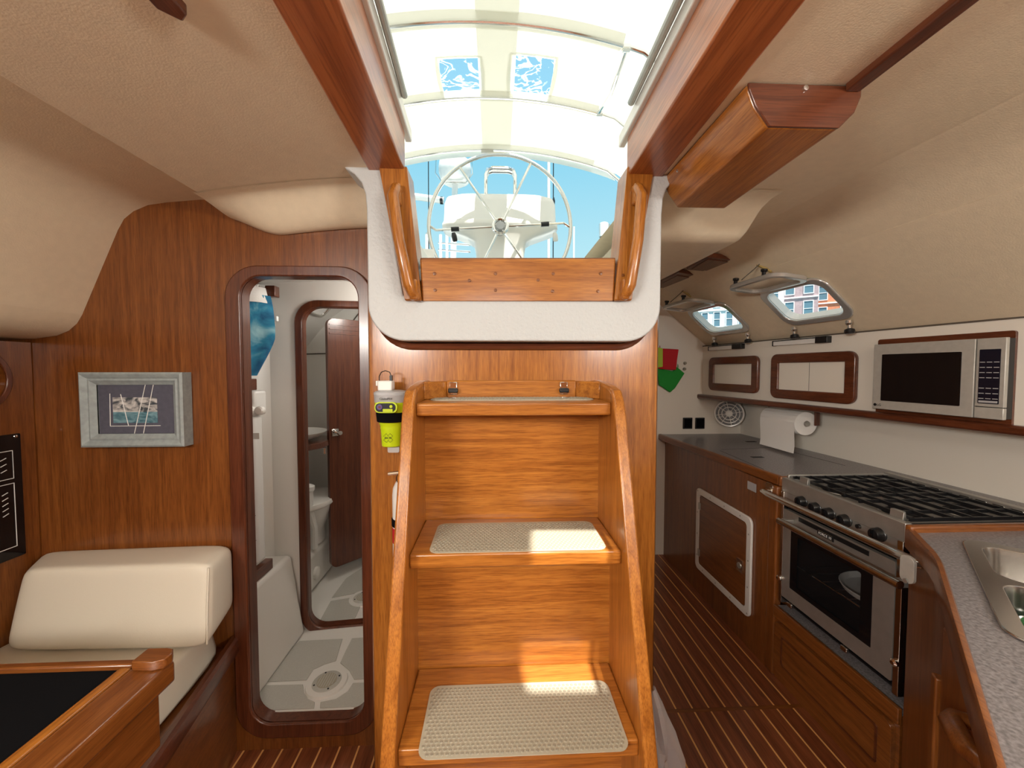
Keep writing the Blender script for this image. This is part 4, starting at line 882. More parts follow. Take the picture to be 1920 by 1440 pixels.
# ---- microwave in its wooden recess
ma0, ma1 = lk(1886, 700, .05)[0], lk(1638, 700, .05)[0]; mc = lk(1829, 700, .05)[0]
mz0, mz1 = 1.143, 1.398
mw = thing('microwave', 'stainless steel microwave with black door glass set in the galley lockers', 'microwave', LKF((ma0+ma1)/2, mz0, -.02))
ra0, ra1 = lk(1906, 700)[0], lk(1648, 700)[0]
rs = thing('microwave_surround', 'dark wooden surround framing the microwave', 'surround', LKF((ma0+ma1)/2, mz0-.02, 0))
MB().prism(LKF, rrect(ra0, ra1, mz0-.025, mz1+.022, .008), -.010, -.0005, [rrect(ra0+.022, ra1-.02, mz0-.004, mz1+.002, .004)]).build('frame', 'mahogany_Y', rs, bevel=.002)
MB().fbox(LKF, ma0+.004, ma1-.004, mz0+.002, mz1-.002, -.038, -.0105).build('body', 'black', mw)
dm = MB().fbox(LKF, mc+.0015, ma1, mz0, mz1, -.052, -.0385).build('door', 'satin_steel', mw, bevel=.002)
wa0, wa1 = lk(1803, 700, .05)[0], lk(1654, 700, .05)[0]
MB().prism(LKF, rrect(wa0, wa1, mz0+.034, mz1-.040, .003), -.0535, -.0515).build('glass', 'black_gloss', dm)
MB().fbox(LKF, ma0, mc-.0015, mz0+.038, mz1, -.052, -.0385).build('control_panel', 'satin_steel', mw, bevel=.002)
MB().fbox(LKF, ma0, mc-.0015, mz0, mz0+.036, -.052, -.0385).build('door_button', 'satin_steel', mw, bevel=.002)
ka0, ka1 = lerp(ma0, mc, .16), lerp(ma0, mc, .86)
kp = MB().prism(LKF, rrect(ka0, ka1, mz0+.048, mz1-.035, .002), -.0535, -.0515).build('keypad', 'navy', mw)
for r_ in range(8):
    for c_ in range(3):
        if r_ == 3: continue
        a_ = lerp(ka1, ka0, (c_+.5)/3); z_ = mz0+.064+r_*.0165
        MB().fbox(LKF, a_-.006, a_+.006, z_-.0012, z_+.0012, -.0542, -.0534).build('key', 'grey_plastic', kp)
for c_ in range(2): a_ = lerp(ka1, ka0, .28+.44*c_); MB().fbox(LKF, a_-.011, a_+.011, mz0+.051, mz0+.0575, -.0542, -.0534).build('key', 'grey_plastic', kp)
LT = Fr(LKF(0, 0, -.0524), -LKF.u, (0, 0, 1))
text('lettering', 'LG', LT, -ma1+.017, mz0+.012, .013, 'black', mw)
MB().prism(LT, circ(-ma1+.011, mz0+.0165, .0055, 16), -.0005, .0006).build('emblem', 'black', mw)

# ---- paper towel
pa_ = atX(1511, 793, 1.60); pb3 = atX(1444, 784, 1.60); py0, py1 = pa_.y, pb3.y; pzc = (pa_.z+pb3.z)/2
pt = thing('paper_towel_roll', 'roll of white paper towel with a hanging sheet under the shelf', 'paper towel', (1.60, (py0+py1)/2, pzc))
MB().lathe([(.018, 0), (.060, 0), (.061, .003), (.061, py1-py0-.003), (.060, py1-py0), (.018, py1-py0)], (1.60, py0, pzc), (0, 1, 0), 36).build('roll', 'paper', pt)
m = MB(); m.grid([[(1.60-.0615*cos(radians(a)), y, pzc+.0615*sin(radians(a))) for a in (60, 40, 20, 0)]+[(1.60-.0615+dx, y+.006*dz, pzc-dz) for dx, dz in ((.001, .04), (.004, .08), (.006, .12), (.002, .155))] for y in (py0+.001, py0+.1, py1-.1, py1-.001)])
m.build('sheet', 'paper', pt, fixn=False)
MB().lathe([(.0001, -.016), (.012, -.014), (.016, -.006), (.012, .0), (.019, .002), (.019, .004)], (1.60, py0, pzc), (0, 1, 0), 20).build('knob', 'brushed_steel', pt)
MB().box(1.595, 1.612, py1+.001, py1+.014, pzc-.02, 1.107).build('bracket', 'mahogany_Z', pt, bevel=.003)
MB().box(1.640, 1.665, py0-.012, py0-.002, pzc-.01, 1.107).build('bracket', 'mahogany_Z', pt, bevel=.003)

# ---- fan
fc = atX(1367, 775, 1.60); fn_ = (CAM-fc); fn_.z = 0; fn_ = (fn_.normalized()+Vector((-.2, -.3, 0))).normalized()
fa = thing('fan', 'small cream caged fan on the wall below the shelf', 'fan', fc)
FF = Fr(fc, Vector((0, 0, 1)).cross(fn_)*1.0, (0, 0, 1)); FF.w = fn_
R_ = .086
for rr, w__ in ((R_, .006), (R_*.74, .003), (R_*.5, .003)): MB().tube([FF(rr*cos(2*pi*k/32), rr*sin(2*pi*k/32), .018-.1*(rr-.03)) for k in range(32)], w__, 6, True).build('guard_ring', 'gelcoat', fa)
for k in range(8):
    a = pi/4*k+.2; MB().tube([FF(.02*cos(a), .02*sin(a), .02), FF(R_*cos(a), R_*sin(a), .014)], .0022, 6).build('guard_spoke', 'gelcoat', fa)
MB().lathe([(.0001, .024), (.014, .023), (.022, .018), (.022, .0)], FF(0, 0, 0), fn_, 20).build('hub', 'gelcoat', fa)
MB().lathe([(R_*.95, .004), (R_*.95, -.03), (R_*.6, -.05), (.0001, -.05)], FF(0, 0, 0), fn_, 28).build('housing', 'flex_grey', fa)
for k in range(4):
    a = pi/2*k; MB().grid([[FF(r_*cos(a+t), r_*sin(a+t), -.004+.02*t) for r_ in (.02, .05, .075)] for t in (0, .3, .6)]).build('blade', 'grey_plastic', fa, fixn=False)
MB().fbox(FF, -.06, .06, R_+.004, R_+.026, -.05, .0).build('bracket', 'gelcoat', fa, bevel=.006)

# ---- sockets, cable, oven cloths on the aft wall
for i, (a_, b_) in enumerate(((1280, 1298), (1303, 1321))):
    q0, q1 = atY(a_, 804, 2.598), atY(b_, 783, 2.598)
    o = thing('socket', 'black wall socket ' + ('nearer the green cloth' if i == 0 else 'nearer the fan') + ' above the worktop', 'socket', ((q0.x+q1.x)/2, 2.598, q0.z), 'black wall sockets')
    MB().box(q0.x, q1.x, 2.592, 2.5995, q0.z, q1.z).build('plate', 'black', o, bevel=.003)
    MB().box(q0.x+.008, q1.x-.008, 2.5895, 2.592, q0.z+.008, q1.z-.008).build('flap', 'black_fabric', o, bevel=.002)
p = atZ(1310, 809, .852); cbl = thing('cable', 'small black cable curled on the worktop under the sockets', 'cable', p)
MB().tube([(p.x-.06+.12*t, p.y+.03*sin(9*t), .8545+.002*sin(20*t)) for t in [k/24 for k in range(25)]], .0035, 6).build('lead', 'black', cbl); MB().box(p.x-.075, p.x-.055, p.y-.008, p.y+.008, .8505, .864).build('plug', 'black', cbl, bevel=.002)
def hang(name, label, mat, pts, Y, thick=.012):
    P = [atY(px, py, Y) for px, py in pts]; o = thing(name, label, 'cloth', P[0], 'cloths hanging in the galley')
    MB().prism(XZ, [(q.x, q.z) for q in P], Y, Y+thick).build('body', mat, o, bevel=.004)
    top = max(P, key=lambda q: q.z); MB().tube([(top.x+.004, Y+.006, top.z-.004), (top.x+.008, Y+.01, top.z+.02), (top.x+.012, Y+.006, top.z-.004)], .002, 6).build('loop', mat, o); return o
hang('pot_holder', 'red cloth pot holder hanging on the galley wall', 'red_cloth', [(1236, 653), (1256, 654), (1273, 655), (1270, 675), (1268, 694), (1240, 692), (1232, 690)], 2.565)
hang('dish_cloth', 'green dish cloth hanging below the red pot holder', 'green_cloth', [(1232, 690), (1262, 696), (1270, 688), (1284, 700), (1275, 714), (1266, 728), (1257, 736), (1244, 727), (1236, 722)], 2.580)
hang('pot_holder', 'lime cloth pot holder peeping from behind the casing', 'lime_cloth', [(1228, 650), (1243, 653), (1243, 688), (1228, 690)], 2.545)
for px, py in ((1284, 681), (1283, 692)):
    q = atY(px, py, 2.598); kk = thing('wall_hook', 'small brass stud on the galley wall, ' + ('upper' if py < 690 else 'lower') + ' of two', 'stud', q, 'brass studs'); MB().lathe([(.008, .0), (.010, -.004), (.009, -.012), (.0001, -.015)], q, (0, 1, 0), 12).build('head', 'gold_grey', kk); MB().lathe([(.012, .001), (.012, -.001)], q, (0, 1, 0), 12).build('washer', 'brushed_steel', kk)
# ---- dark panels on the galley headliner
for i, pts in enumerate(([(1287, 506), (1326, 482), (1384, 489), (1337, 510)], [(1236, 530), (1272, 511), (1318, 518), (1266, 543), (1236, 552)])):
    P = [atZ(px, py, 1.815) for px, py in pts]
    o = thing('ceiling_panel', 'dark wooden panel on the galley headliner, ' + ('nearer the portlights' if i == 0 else 'half hidden by the casing'), 'panel', P[0], 'dark headliner panels')
    cxx = sum(q.x for q in P)/len(P); cyy = sum(q.y for q in P)/len(P)
    MB().prism(XY, [(q.x, q.y) for q in P], 1.815, 1.838).build('board', 'mahogany_X', o, bevel=.003)
    MB().prism(XY, [(cxx+(q.x-cxx)*.78, cyy+(q.y-cyy)*.78) for q in P], 1.812, 1.816).build('insert', 'mahogany_Y', o)

# ---- portlights: steel frames, hinged sashes held up with string and clothes pegs
def portlight(n, q, label):
    a0, a1, v0, v1 = q
    o = thing('window_%d' % n, label, 'portlight', SLF((a0+a1)/2, v1, 0), kind='structure')
    MB().prism(SLF, rrect(a0-.026, a1+.026, v0-.026, v1+.026, .062, 8), -.012, -.0005, [rrect(a0+.004, a1-.004, v0+.004, v1-.004, .046, 8)]).build('frame', 'port_steel', o, bevel=.005, seg=3)
    MB().prism(SLF, rrect(a0-.001, a1+.001, v0-.001, v1+.001, .05, 8), -.0005, .034, [rrect(a0+.004, a1-.004, v0+.004, v1-.004, .046, 8)]).build('lining', 'white_plastic', o)
    H = SLF((a0+a1)/2, v0-.020, -.016); SF = Fr(H, SU, Vector((-1, -.1, .10)))
    L_ = v1-v0-.02; hw = (a1-a0)/2+.004; n_ = SF.u.cross(SF.v); SF.w = n_ if n_.z > 0 else -n_
    MB().prism(SF, rrect(-hw, hw, .004, L_, .055, 8), -.008, .010, [rrect(-hw+.024, hw-.024, .024, L_-.022, .035, 8)]).build('sash', 'port_steel', o, bevel=.003)
    MB().prism(SF, rrect(-hw+.023, hw-.023, .023, L_-.021, .035, 8), -.002, .003).build('pane', 'clear_glass', o)
    for s_ in (-1, 1):
        MB().tube([SF(s_*hw*.6, .002, .0), SF(s_*hw*.6-.03, .002, .0)], .006, 8).build('hinge', 'chrome', o)
        MB().lathe([(.008, 0), (.008, .012), (.013, .016), (.013, .024)], SF(s_*hw*.55, L_-.004, .009), SF.w, 10).build('sash_lug', 'black', o)
    for s_ in (-.5, .42):
        b = SLF((a0+a1)/2-s_*(a1-a0), v1+.040, -.016)
        MB().lathe([(.013, -.008), (.013, .004), (.007, .012), (.007, .028)], b, (0, -.1, -1), 12).build('dog_bolt', 'chrome', o)
        MB().lathe([(.006, .024), (.017, .030), (.019, .042), (.016, .048), (.0001, .050)], b, (0, -.1, -1), 14).build('dog_knob', 'black', o)
    hook = SF(hw*.15, L_*.42, .135)
    MB().tube([SF(hw*.30, L_-.004, .018), SF(hw*.22, L_*.72, .07), hook, hook+Vector((.02, .0, .004))], .0022, 6).build('string', 'cord', o)
    c = SF(hw*.2, L_*.55, .085); d_ = (SU*-.75+Vector((.25, 0, -.60))).normalized()
    for s_ in (-1, 1): MB().tube([c-d_*.045+Vector((0, .004*s_, .003*s_)), c+d_*.045+Vector((0, .011*s_, .008*s_))], .0055, 4).build('peg_half', 'wood_clip', o)
    return o
portlight(1, PORTS[0], 'nearer open portlight with steel frame and a red brick house outside')
portlight(2, PORTS[1], 'farther open portlight with steel frame and a white house outside')
for n, q in enumerate(PORTS_FWD):
    a0, a1, v0, v1 = q
    o = thing('window_%d' % (n+3), 'portlight in the saloon cabin side', 'portlight', SLF((a0+a1)/2, v1, 0), kind='structure')
    MB().prism(SLF, rrect(a0-.026, a1+.026, v0-.026, v1+.026, .062, 8), -.012, -.0005, [rrect(a0, a1, v0, v1, .05, 8)]).build('frame', 'steel', o, bevel=.004)
    MB().prism(SLF, rrect(a0-.001, a1+.001, v0-.001, v1+.001, .05, 8), .012, .016).build('pane', 'clear_glass', o)

# ---- houses seen through the portlights
def wallmat(name, c): pbr(name, c, .9, var=.12, vscale=3)
wallmat('mauve_wall', (.46, .33, .34)); wallmat('brick_wall', (.70, .26, .14)); wallmat('pale_wall', (.80, .84, .86)); pbr('house_trim', (.80, .80, .80), .7); pbr('house_glass', (.12, .22, .28), .1)
def house(name, label, o, wid, hgt, mat, rows, cols, ww, wh_, z0=2.2):
    d = Vector((o[0], o[1], 0)).normalized(); u = Vector((d.y, -d.x, 0)); F = Fr((o[0], o[1], -.4), u, (0, 0, 1)); F.w = d
    h = thing(name, label, 'house', (o[0], o[1], -.4))
    MB().fbox(F, -wid/2, wid/2, 0, hgt, 0, 6).build('wall', mat, h, smooth=0)
    MB().fbox(F, -wid/2-.15, wid/2+.15, hgt, hgt+.35, -.3, 6.2).build('cornice', 'house_trim', h, smooth=0)
    for r_ in range(rows):
        for c_ in range(cols):
            a = lerp(-wid/2, wid/2, (c_+.5)/cols); b = z0+r_*(hgt-z0)/rows
            f_ = MB().prism(F, [(a-ww/2-.12, b-.12), (a+ww/2+.12, b-.12), (a+ww/2+.12, b+wh_+.12), (a-ww/2-.12, b+wh_+.12)], -.08, .02, [[(a-ww/2, b), (a+ww/2, b), (a+ww/2, b+wh_), (a-ww/2, b+wh_)]]).build('window', 'house_trim', h, smooth=0)
            MB().fbox(F, a-ww/2, a+ww/2, b, b+wh_, -.02, -.005).build('pane', 'house_glass', f_, smooth=0)
            MB().fbox(F, a-ww/2, a+ww/2, b+wh_*.48, b+wh_*.52, -.06, -.02).build('glazing_bar', 'house_trim', f_, smooth=0)
        MB().fbox(F, -wid/2, wid/2, z0+r_*(hgt-z0)/rows-.7, z0+r_*(hgt-z0)/rows-.5, -.12, .02).build('string_course', 'house_trim', h, smooth=0)
def hp(px, Y): p = atY(px, 560, Y); return (p.x, p.y)
house('town_house', 'mauve town house with white sash windows outside the nearer portlight', hp(1498, 60), 4.9, 21, 'mauve_wall', 5, 2, 1.1, 2.3, 3.0)
house('town_house', 'red brick town house outside the nearer portlight', hp(1564, 60), 5.6, 20, 'brick_wall', 5, 2, 1.0, 2.2, 2.6)
house('town_house', 'pale town house with narrow windows outside the farther portlight', hp(1345, 60), 8.6, 21, 'pale_wall', 6, 5, .8, 2.2, 2.3)
house('town_house', 'white town house between the two portlight views', hp(1434, 62), 5.2, 20, 'pale_wall', 5, 2, 1.0, 2.2, 2.3)
# ================================================================== PORT SIDE
def cushion(name, mat, corners, parent, n=10, pw_=9, puff=0):
    c = [Vector(p) for p in corners]; m = MB(); 
    def tri(x, y, z):
        x, y, z = (x+1)/2, (y+1)/2, (z+1)/2
        a = c[0].lerp(c[1], x); b = c[3].lerp(c[2], x); d = c[4].lerp(c[5], x); e_ = c[7].lerp(c[6], x)
        return a.lerp(b, y).lerp(d.lerp(e_, y), z)
    def rnd(x, y, z):
        mx = max(abs(x), abs(y), abs(z)); s_ = mx/((abs(x)**pw_+abs(y)**pw_+abs(z)**pw_)**(1/pw_))
        return tri(x*s_, y*s_, z*s_)
    lin = [-1+2*k/n for k in range(n+1)]; lin = [math.copysign(abs(v)**.6, v) for v in lin]
    for ax in range(3):
        for sg in (-1, 1):
            rows = []
            for a in lin:
                row = []
                for b in lin:
                    q = [0, 0, 0]; q[ax] = sg; q[(ax+1) % 3] = a; q[(ax+2) % 3] = b
                    if puff: q[ax] = sg*(1+puff*(1-a*a)*(1-b*b)); 
                    mx = max(1, abs(q[ax])); base = [q[0], q[1], q[2]]; base[ax] = sg
                    p = rnd(*base)
                    if puff:
                        pc = tri(0, 0, 0); p = pc+(p-pc)*(1+puff*(1-a*a)*(1-b*b))
                    row.append(p)
                rows.append(row)
            m.grid(rows)
    o = m.build(name, mat, parent, smooth=70)
    return o
# ---- seat
def fx(Y): return -.867+.20*(1.283-Y)
se = thing('settee', 'wooden settee base with a front rail beside the doorway', 'settee', (-1.2, .6, 0))
MB().prism(XY, [(fx(1.3)-.010, 1.298), (fx(.6)-.010, .6), (fx(.6)-.010, -.6), (-1.96, -.6), (-1.96, 1.298)], 0, .365).build('base', 'cherry_Y', se, smooth=0)
m = MB(); rows = []
for Y in (-.6, .6, 1.298):
    X = fx(max(Y, .6)); rows.append([(X-.015, Y, .352), (X+.006, Y, .350), (X+.010, Y, .36), (X+.008, Y, .398), (X, Y, .405), (X-.015, Y, .404)])
m.grid(rows, True); m.build('front_rail', 'mahogany_Y', se, smooth=40)
MB().box(-1.97, -1.50, -.6, 1.27, .366, .38).build('deck_board', 'cherry_Y', se)
sc_ = thing('seat_cushion', 'cream vinyl seat cushion on the settee', 'cushion', (-1.25, .7, .37), 'settee cushions')
cushion('pad', 'vinyl_cushion', [(-1.48, -.55, .368), (fx(.6)-.02, -.55, .368), (fx(1.29)-.02, 1.292, .368), (-1.48, 1.292, .368), (-1.48, -.55, .478), (fx(.6)-.05, -.55, .478), (fx(1.29)-.05, 1.292, .478), (-1.48, 1.292, .478)], sc_, 14, 14)
bk = thing('back_cushion', 'thick cream vinyl back cushion leaning on the bulkhead', 'cushion', (-1.18, 1.22, .48), 'settee cushions')
cushion('pad', 'vinyl_cushion', [(-1.425, 1.14, .480), (-.838, 1.125, .480), (-.868, 1.292, .510), (-1.47, 1.292, .510), (-1.385, 1.165, .712), (-.842, 1.150, .724), (-.868, 1.292, .724), (-1.47, 1.292, .712)], bk, 14, 12, .015)
MB().tube([(-.845, 1.133, .495), (-.847, 1.141, .60), (-.850, 1.155, .712)], .0028, 6).build('seam', 'vinyl_cushion', bk)
# ---- table
tb = thing('saloon_table', 'wooden saloon table with a black inlaid top beside the settee', 'table', (-1.1, .3, 0))
TX1, TY1, TZ = -.662, .803, .70
MB().box(-1.47, TX1-.092, -.6, TY1-.018, .66, .694).build('inlay', 'black_fabric', tb)
MB().box(TX1-.094, TX1-.072, -.6, TY1-.018, .655, .700).build('inner_rim', 'teak_Y', tb, bevel=.003)
MB().box(TX1-.0715, TX1, -.6, TY1, .655, .700).build('side_rim', 'cherry_Y', tb, bevel=.007, seg=3)
MB().box(-1.47, TX1-.072, TY1-.0175, TY1, .655, .704).build('end_rim', 'cherry_X', tb, bevel=.004)
MB().prism(XY, [(TX1-.062, TY1-.030), (TX1-.02, TY1-.034), (TX1, TY1-.026), (TX1+.002, TY1-.01), (TX1-.008, TY1+.004), (TX1-.022, TY1+.008), (TX1-.062, TY1+.008)], .7005, .720).build('corner_block', 'cherry_X', tb, bevel=.006, seg=3)
MB().box(TX1-.055, TX1-.032, -.6, TY1-.004, .52, .6545).build('drop_leaf', 'cherry_Y', tb, bevel=.003)
for Y in (-.4, .1): MB().box(-.716, -.690, Y-.03, Y+.03, .0, .519).build('leg', 'cherry_Z', tb, bevel=.006)
# ---- side cabinet with the round opening and the black board
LX = -1.484
lc = thing('side_cabinet', 'orange wooden side cabinet with a round opening at the port side', 'cabinet', (-1.75, .95, .40))
hc = atX(-12, 712, LX); ro = .095
MB().prism(YZ, [(.3, .40), (1.298, .40), (1.298, 1.385), (.3, 1.385)], LX-.02, LX, [circ(1.145, hc.z, .085, 32)]).build('face', 'cherry_Z', lc, smooth=0)
MB().prism(YZ, circ(1.145, hc.z, .100, 32), LX, LX+.006, [circ(1.145, hc.z, .085, 32)]).build('opening_ring', 'mahogany_Z', lc, bevel=.002)
MB().box(-1.96, LX-.021, .3, 1.297, hc.z-.025, hc.z-.008).build('shelf', 'cherry_Y', lc)
MB().box(-1.97, LX-.021, 1.272, 1.298, .40, 1.385).build('stile', 'teak_Z', lc)
MB().box(-1.97, LX-.02, .29, .30, .40, 1.385).build('end_panel', 'cherry_Z', lc)
b0, b1 = atX(38, 812, LX+.01), atX(38, 1042, LX+.01)
bd = thing('notice_board', 'glossy black board with white ruled lines on the side cabinet', 'board', (LX+.01, b0.y-.15, b1.z))
MB().prism(YZ, rrect(b0.y-.34, b0.y, b1.z, b0.z, .004), LX+.001, LX+.010).build('panel', 'black_gloss', bd, bevel=.002)
F_ = Fr((LX+.0105, 0, 0), (0, 1, 0), (0, 0, 1), (1, 0, 0))
ye = b0.y-.022; zt_, zb_ = b0.z-.05, b1.z+.035
for za, zb in ((zt_, zt_-.085), (zt_-.10, zb_)):
    MB().tube([F_(ye-.3, za), F_(ye, za), F_(ye, zb), F_(ye-.3, zb)], .0013, 5).build('ruled_line', 'white_line', bd)
for k in range(5): MB().tube([F_(ye-.016, zt_-.125-.016*k), F_(ye-.030, zt_-.131-.016*k)], .0012, 5).build('ruled_line', 'white_line', bd)
for k in range(3): MB().tube([F_(ye-.016, zt_-.02-.018*k), F_(ye-.030, zt_-.026-.018*k)], .0012, 5).build('ruled_line', 'white_line', bd)
MB().lathe([(.0001, .003), (.004, .002), (.005, 0)], F_(b0.y-.012, b0.z-.008), (1, 0, 0), 10).build('screw', 'chrome', bd)

# ---- framed picture
q0, q1 = atY(157, 838, 1.27), atY(345, 698, 1.27)
px0, px1, pz0, pz1 = q0.x, q1.x, q0.z, q1.z
pc = thing('framed_picture', 'small seascape in a blue-grey wooden frame on the bulkhead', 'picture', ((px0+px1)/2, 1.285, pz0))
fw = .040
def fside(i):
    O = [(px0, pz0), (px1, pz0), (px1, pz1), (px0, pz1)]; s = [(1, 1), (-1, 1), (-1, -1), (1, -1)]
    j = (i+1) % 4; m = MB(); rows = []
    for off, y in ((0, 1.299), (0, 1.262), (.006, 1.258), (.014, 1.262), (.020, 1.268), (.026, 1.266), (.033, 1.272), (fw, 1.276), (fw, 1.299)):
        rows.append([(O[i][0]+s[i][0]*off, y, O[i][1]+s[i][1]*off), (O[j][0]+s[j][0]*off, y, O[j][1]+s[j][1]*off)])
    m.grid(rows); m.build('frame_side', 'blue_grey_paint', pc, smooth=30, fixn=False)
for i in range(4): fside(i)
MB().prism(XZ, [(px0+fw-.004, pz0+fw-.004), (px1-fw+.004, pz0+fw-.004), (px1-fw+.004, pz1-fw+.004), (px0+fw-.004, pz1-fw+.004)], 1.2765, 1.28, [[(px0+fw, pz0+fw), (px1-fw, pz0+fw), (px1-fw, pz1-fw), (px0+fw, pz1-fw)]]).build('fillet', 'gold_grey', pc)
MB().box(px0+fw, px1-fw, 1.281, 1.284, pz0+fw, pz1-fw).build('mat_board', 'mat_board', pc)
i0, i1 = atY(213, 793, 1.28), atY(294, 745, 1.28)
im = MB().box(i0.x, i1.x, 1.2795, 1.281, i0.z, i1.z).build('picture', 'seascape', pc)
def ln(a, b): 
    p, q = atY(*a, 1.279), atY(*b, 1.279); MB().tube([p, q], .0011, 5).build('drawn_line', 'white_line', pc)
for a, b in (((206, 738), (207, 799)), ((207, 799), (301, 798)), ((226, 739), (241, 798)), ((273, 719), (251, 818)), ((288, 719), (268, 818))): ln(a, b)

# ================================================================== SHOWER ROOM AND HEAD BEHIND THE DOORWAY
FZ = .10
hd = thing('floor_head', 'white moulded shower floor with grey non-skid pads', 'floor', (-.7, 1.6, 0), kind='structure')
MB().box(-1.5, -.30, 1.336, 3.0, 0, FZ).build('pan', 'gelcoat', hd, smooth=0)
def pad(pts):
    P = [atZ(px, py, FZ) for px, py in pts]; P = [Vector((q.x, max(q.y, 1.342), q.z)) for q in P]; MB().prism(XY, [(q.x, q.y) for q in P], FZ+.0002, FZ+.004).build('pad', 'nonskid', hd, bevel=.0015)
pad([(490, 1280), (505, 1262), (530, 1232), (562, 1203), (642, 1199), (630, 1240), (610, 1246), (588, 1256), (575, 1276)])
pad([(660, 1198), (700, 1195), (705, 1272), (664, 1275), (655, 1258), (638, 1244), (648, 1222)])
pad([(466, 1296), (478, 1287), (568, 1285), (570, 1300), (578, 1312), (590, 1318), (562, 1380), (462, 1385)])
pad([(601, 1318), (630, 1312), (652, 1298), (662, 1282), (712, 1280), (720, 1380), (572, 1382)])
pad([(596, 1172), (620, 1128), (668, 1120), (676, 1138), (660, 1172)]); pad([(622, 1122), (648, 1086), (690, 1058), (700, 1100), (672, 1112)])
def drain(px, py, label):
    q = atZ(px, py, FZ+.002); o = thing('floor_drain', label, 'drain', q, 'round floor drains')
    MB().lathe([(.075, -.002), (.072, .005), (.05, .006)], q, (0, 0, 1), 32).build('collar', 'gelcoat', o)
    MB().lathe([(.0001, .009), (.048, .0085), (.052, .006)], q, (0, 0, 1), 32).build('cover', 'nonskid', o)
    MB().lathe([(.036, .0092), (.036, .0105), (.0001, .0105)], q, (0, 0, 1), 28).build('grille', 'rubber_mat', o)
    for k in range(7):
        x_ = -.027+.009*k; l_ = sqrt(max(0, .034**2-x_**2)); MB().box(q.x+x_-.0015, q.x+x_+.0015, q.y-l_, q.y+l_, q.z+.0106, q.z+.0116).build('slot', 'nonskid', o)
    for k in range(4): a = pi/2*k+.5; MB().lathe([(.0035, .006), (.0035, .0098)], q+Vector((.044*cos(a), .044*sin(a), 0)), (0, 0, 1), 8).build('screw', 'black', o)
drain(613, 1280, 'round white drain cover in the shower floor near the doorway'); drain(682, 1122, 'round drain cover in the inner head floor')
# inner wall with the second doorway, turned slightly
IO = Vector((-.90, 1.765, 0)); IU = Vector((cos(radians(6)), sin(radians(6)), 0)); IF = Fr(IO, IU, (0, 0, 1)); IF.w = Vector((-IU.y, IU.x, 0))
def ii(px, py): p = onp(px, py, IO, IF.w); return (p-IO).dot(IU), p.z
l0 = (ii(565, 700)[0]+ii(584, 1130)[0])/2; zt2 = ii(640, 577)[1]; zb2 = ii(640, 1171)[1]
hole = rrect(l0, l0+.42, zb2, zt2, .075, 8)
wh_ = MB().prism(IF, [(-.55, .05), (.62, .05), (.62, 1.86), (-.55, 1.86)], 0, .03, [rrect(l0-.004, l0+.424, zb2-.004, zt2+.004, .077, 8)])
wi = wh_.build('wall_head_inner', 'gelcoat', kind='structure', label='white inner wall of the shower room with a second doorway', smooth=0)
d2 = thing('door_2', 'rounded dark wooden frame of the inner doorway', 'door frame', IF(l0, zb2, 0), kind='structure')
MB().prism(IF, rrect(l0-.032, l0+.452, zb2-.033, zt2+.030, .10, 8), -.014, -.0005, [hole]).build('frame', 'mahogany_Z', d2, bevel=.004)
MB().prism(IF, rrect(l0-.0035, l0+.4235, zb2-.0035, zt2+.0035, .077, 8), -.0005, .034, [hole]).build('lining', 'mahogany_Z', d2)
# other walls and the curved overhead
hw_ = thing('wall_head', 'white moulded walls of the shower room', 'wall', (-.9, 1.6, .1), kind='structure')
m = MB(); rows = []
for Y in (1.336, 1.5, 1.65, 1.80):
    rows.append([(X, Y, z+.02*(Y-1.3)) for X, z in ((-1.42, .1), (-1.42, 1.30), (-1.405, 1.42), (-1.36, 1.52), (-1.28, 1.60), (-1.18, 1.645), (-1.0, 1.67), (-.8, 1.685), (-.36, 1.69))])
m.grid(rows); m.build('liner', 'gelcoat', hw_, smooth=60, fixn=False)
m = MB(); m.box(-.37, -.30, 1.336, 1.90, .05, 1.80); m.build('side_wall', 'gelcoat', hw_, smooth=0)
# rounded fillet where the liner meets the inner wall
cc_ = IF(-.19, 0, 0)
m = MB(); rows = []
for z in (.1, .8, 1.3, 1.67):
    rows.append([IF(-.55, z, -.20), IF(-.33, z, -.165), IF(-.25, z, -.12), IF(-.185, z, -.06), IF(-.14, z, -.018), IF(-.10, z, -.002)])
m.grid(rows); m.build('cove', 'gelcoat', hw_, smooth=80, fixn=False)
# moulded bench and its teak trim
m = MB(); m.hexa([(-1.40, 1.337, .1), (-.865, 1.337, .1), (-.865, 1.748, .1), (-1.40, 1.748, .1), (-1.40, 1.337, .468), (-.935, 1.337, .468), (-.915, 1.742, .468), (-1.40, 1.742, .468)])
m.build('bench', 'gelcoat', hw_, bevel=.02, seg=4)
t0_, t1_ = atZ(470, 1072, .475), atZ(512, 1040, .475)
MB().box(-.962, -.930, 1.40, 1.62, .4685, .512).build('bench_fiddle', 'mahogany_Y', hw_, bevel=.004)
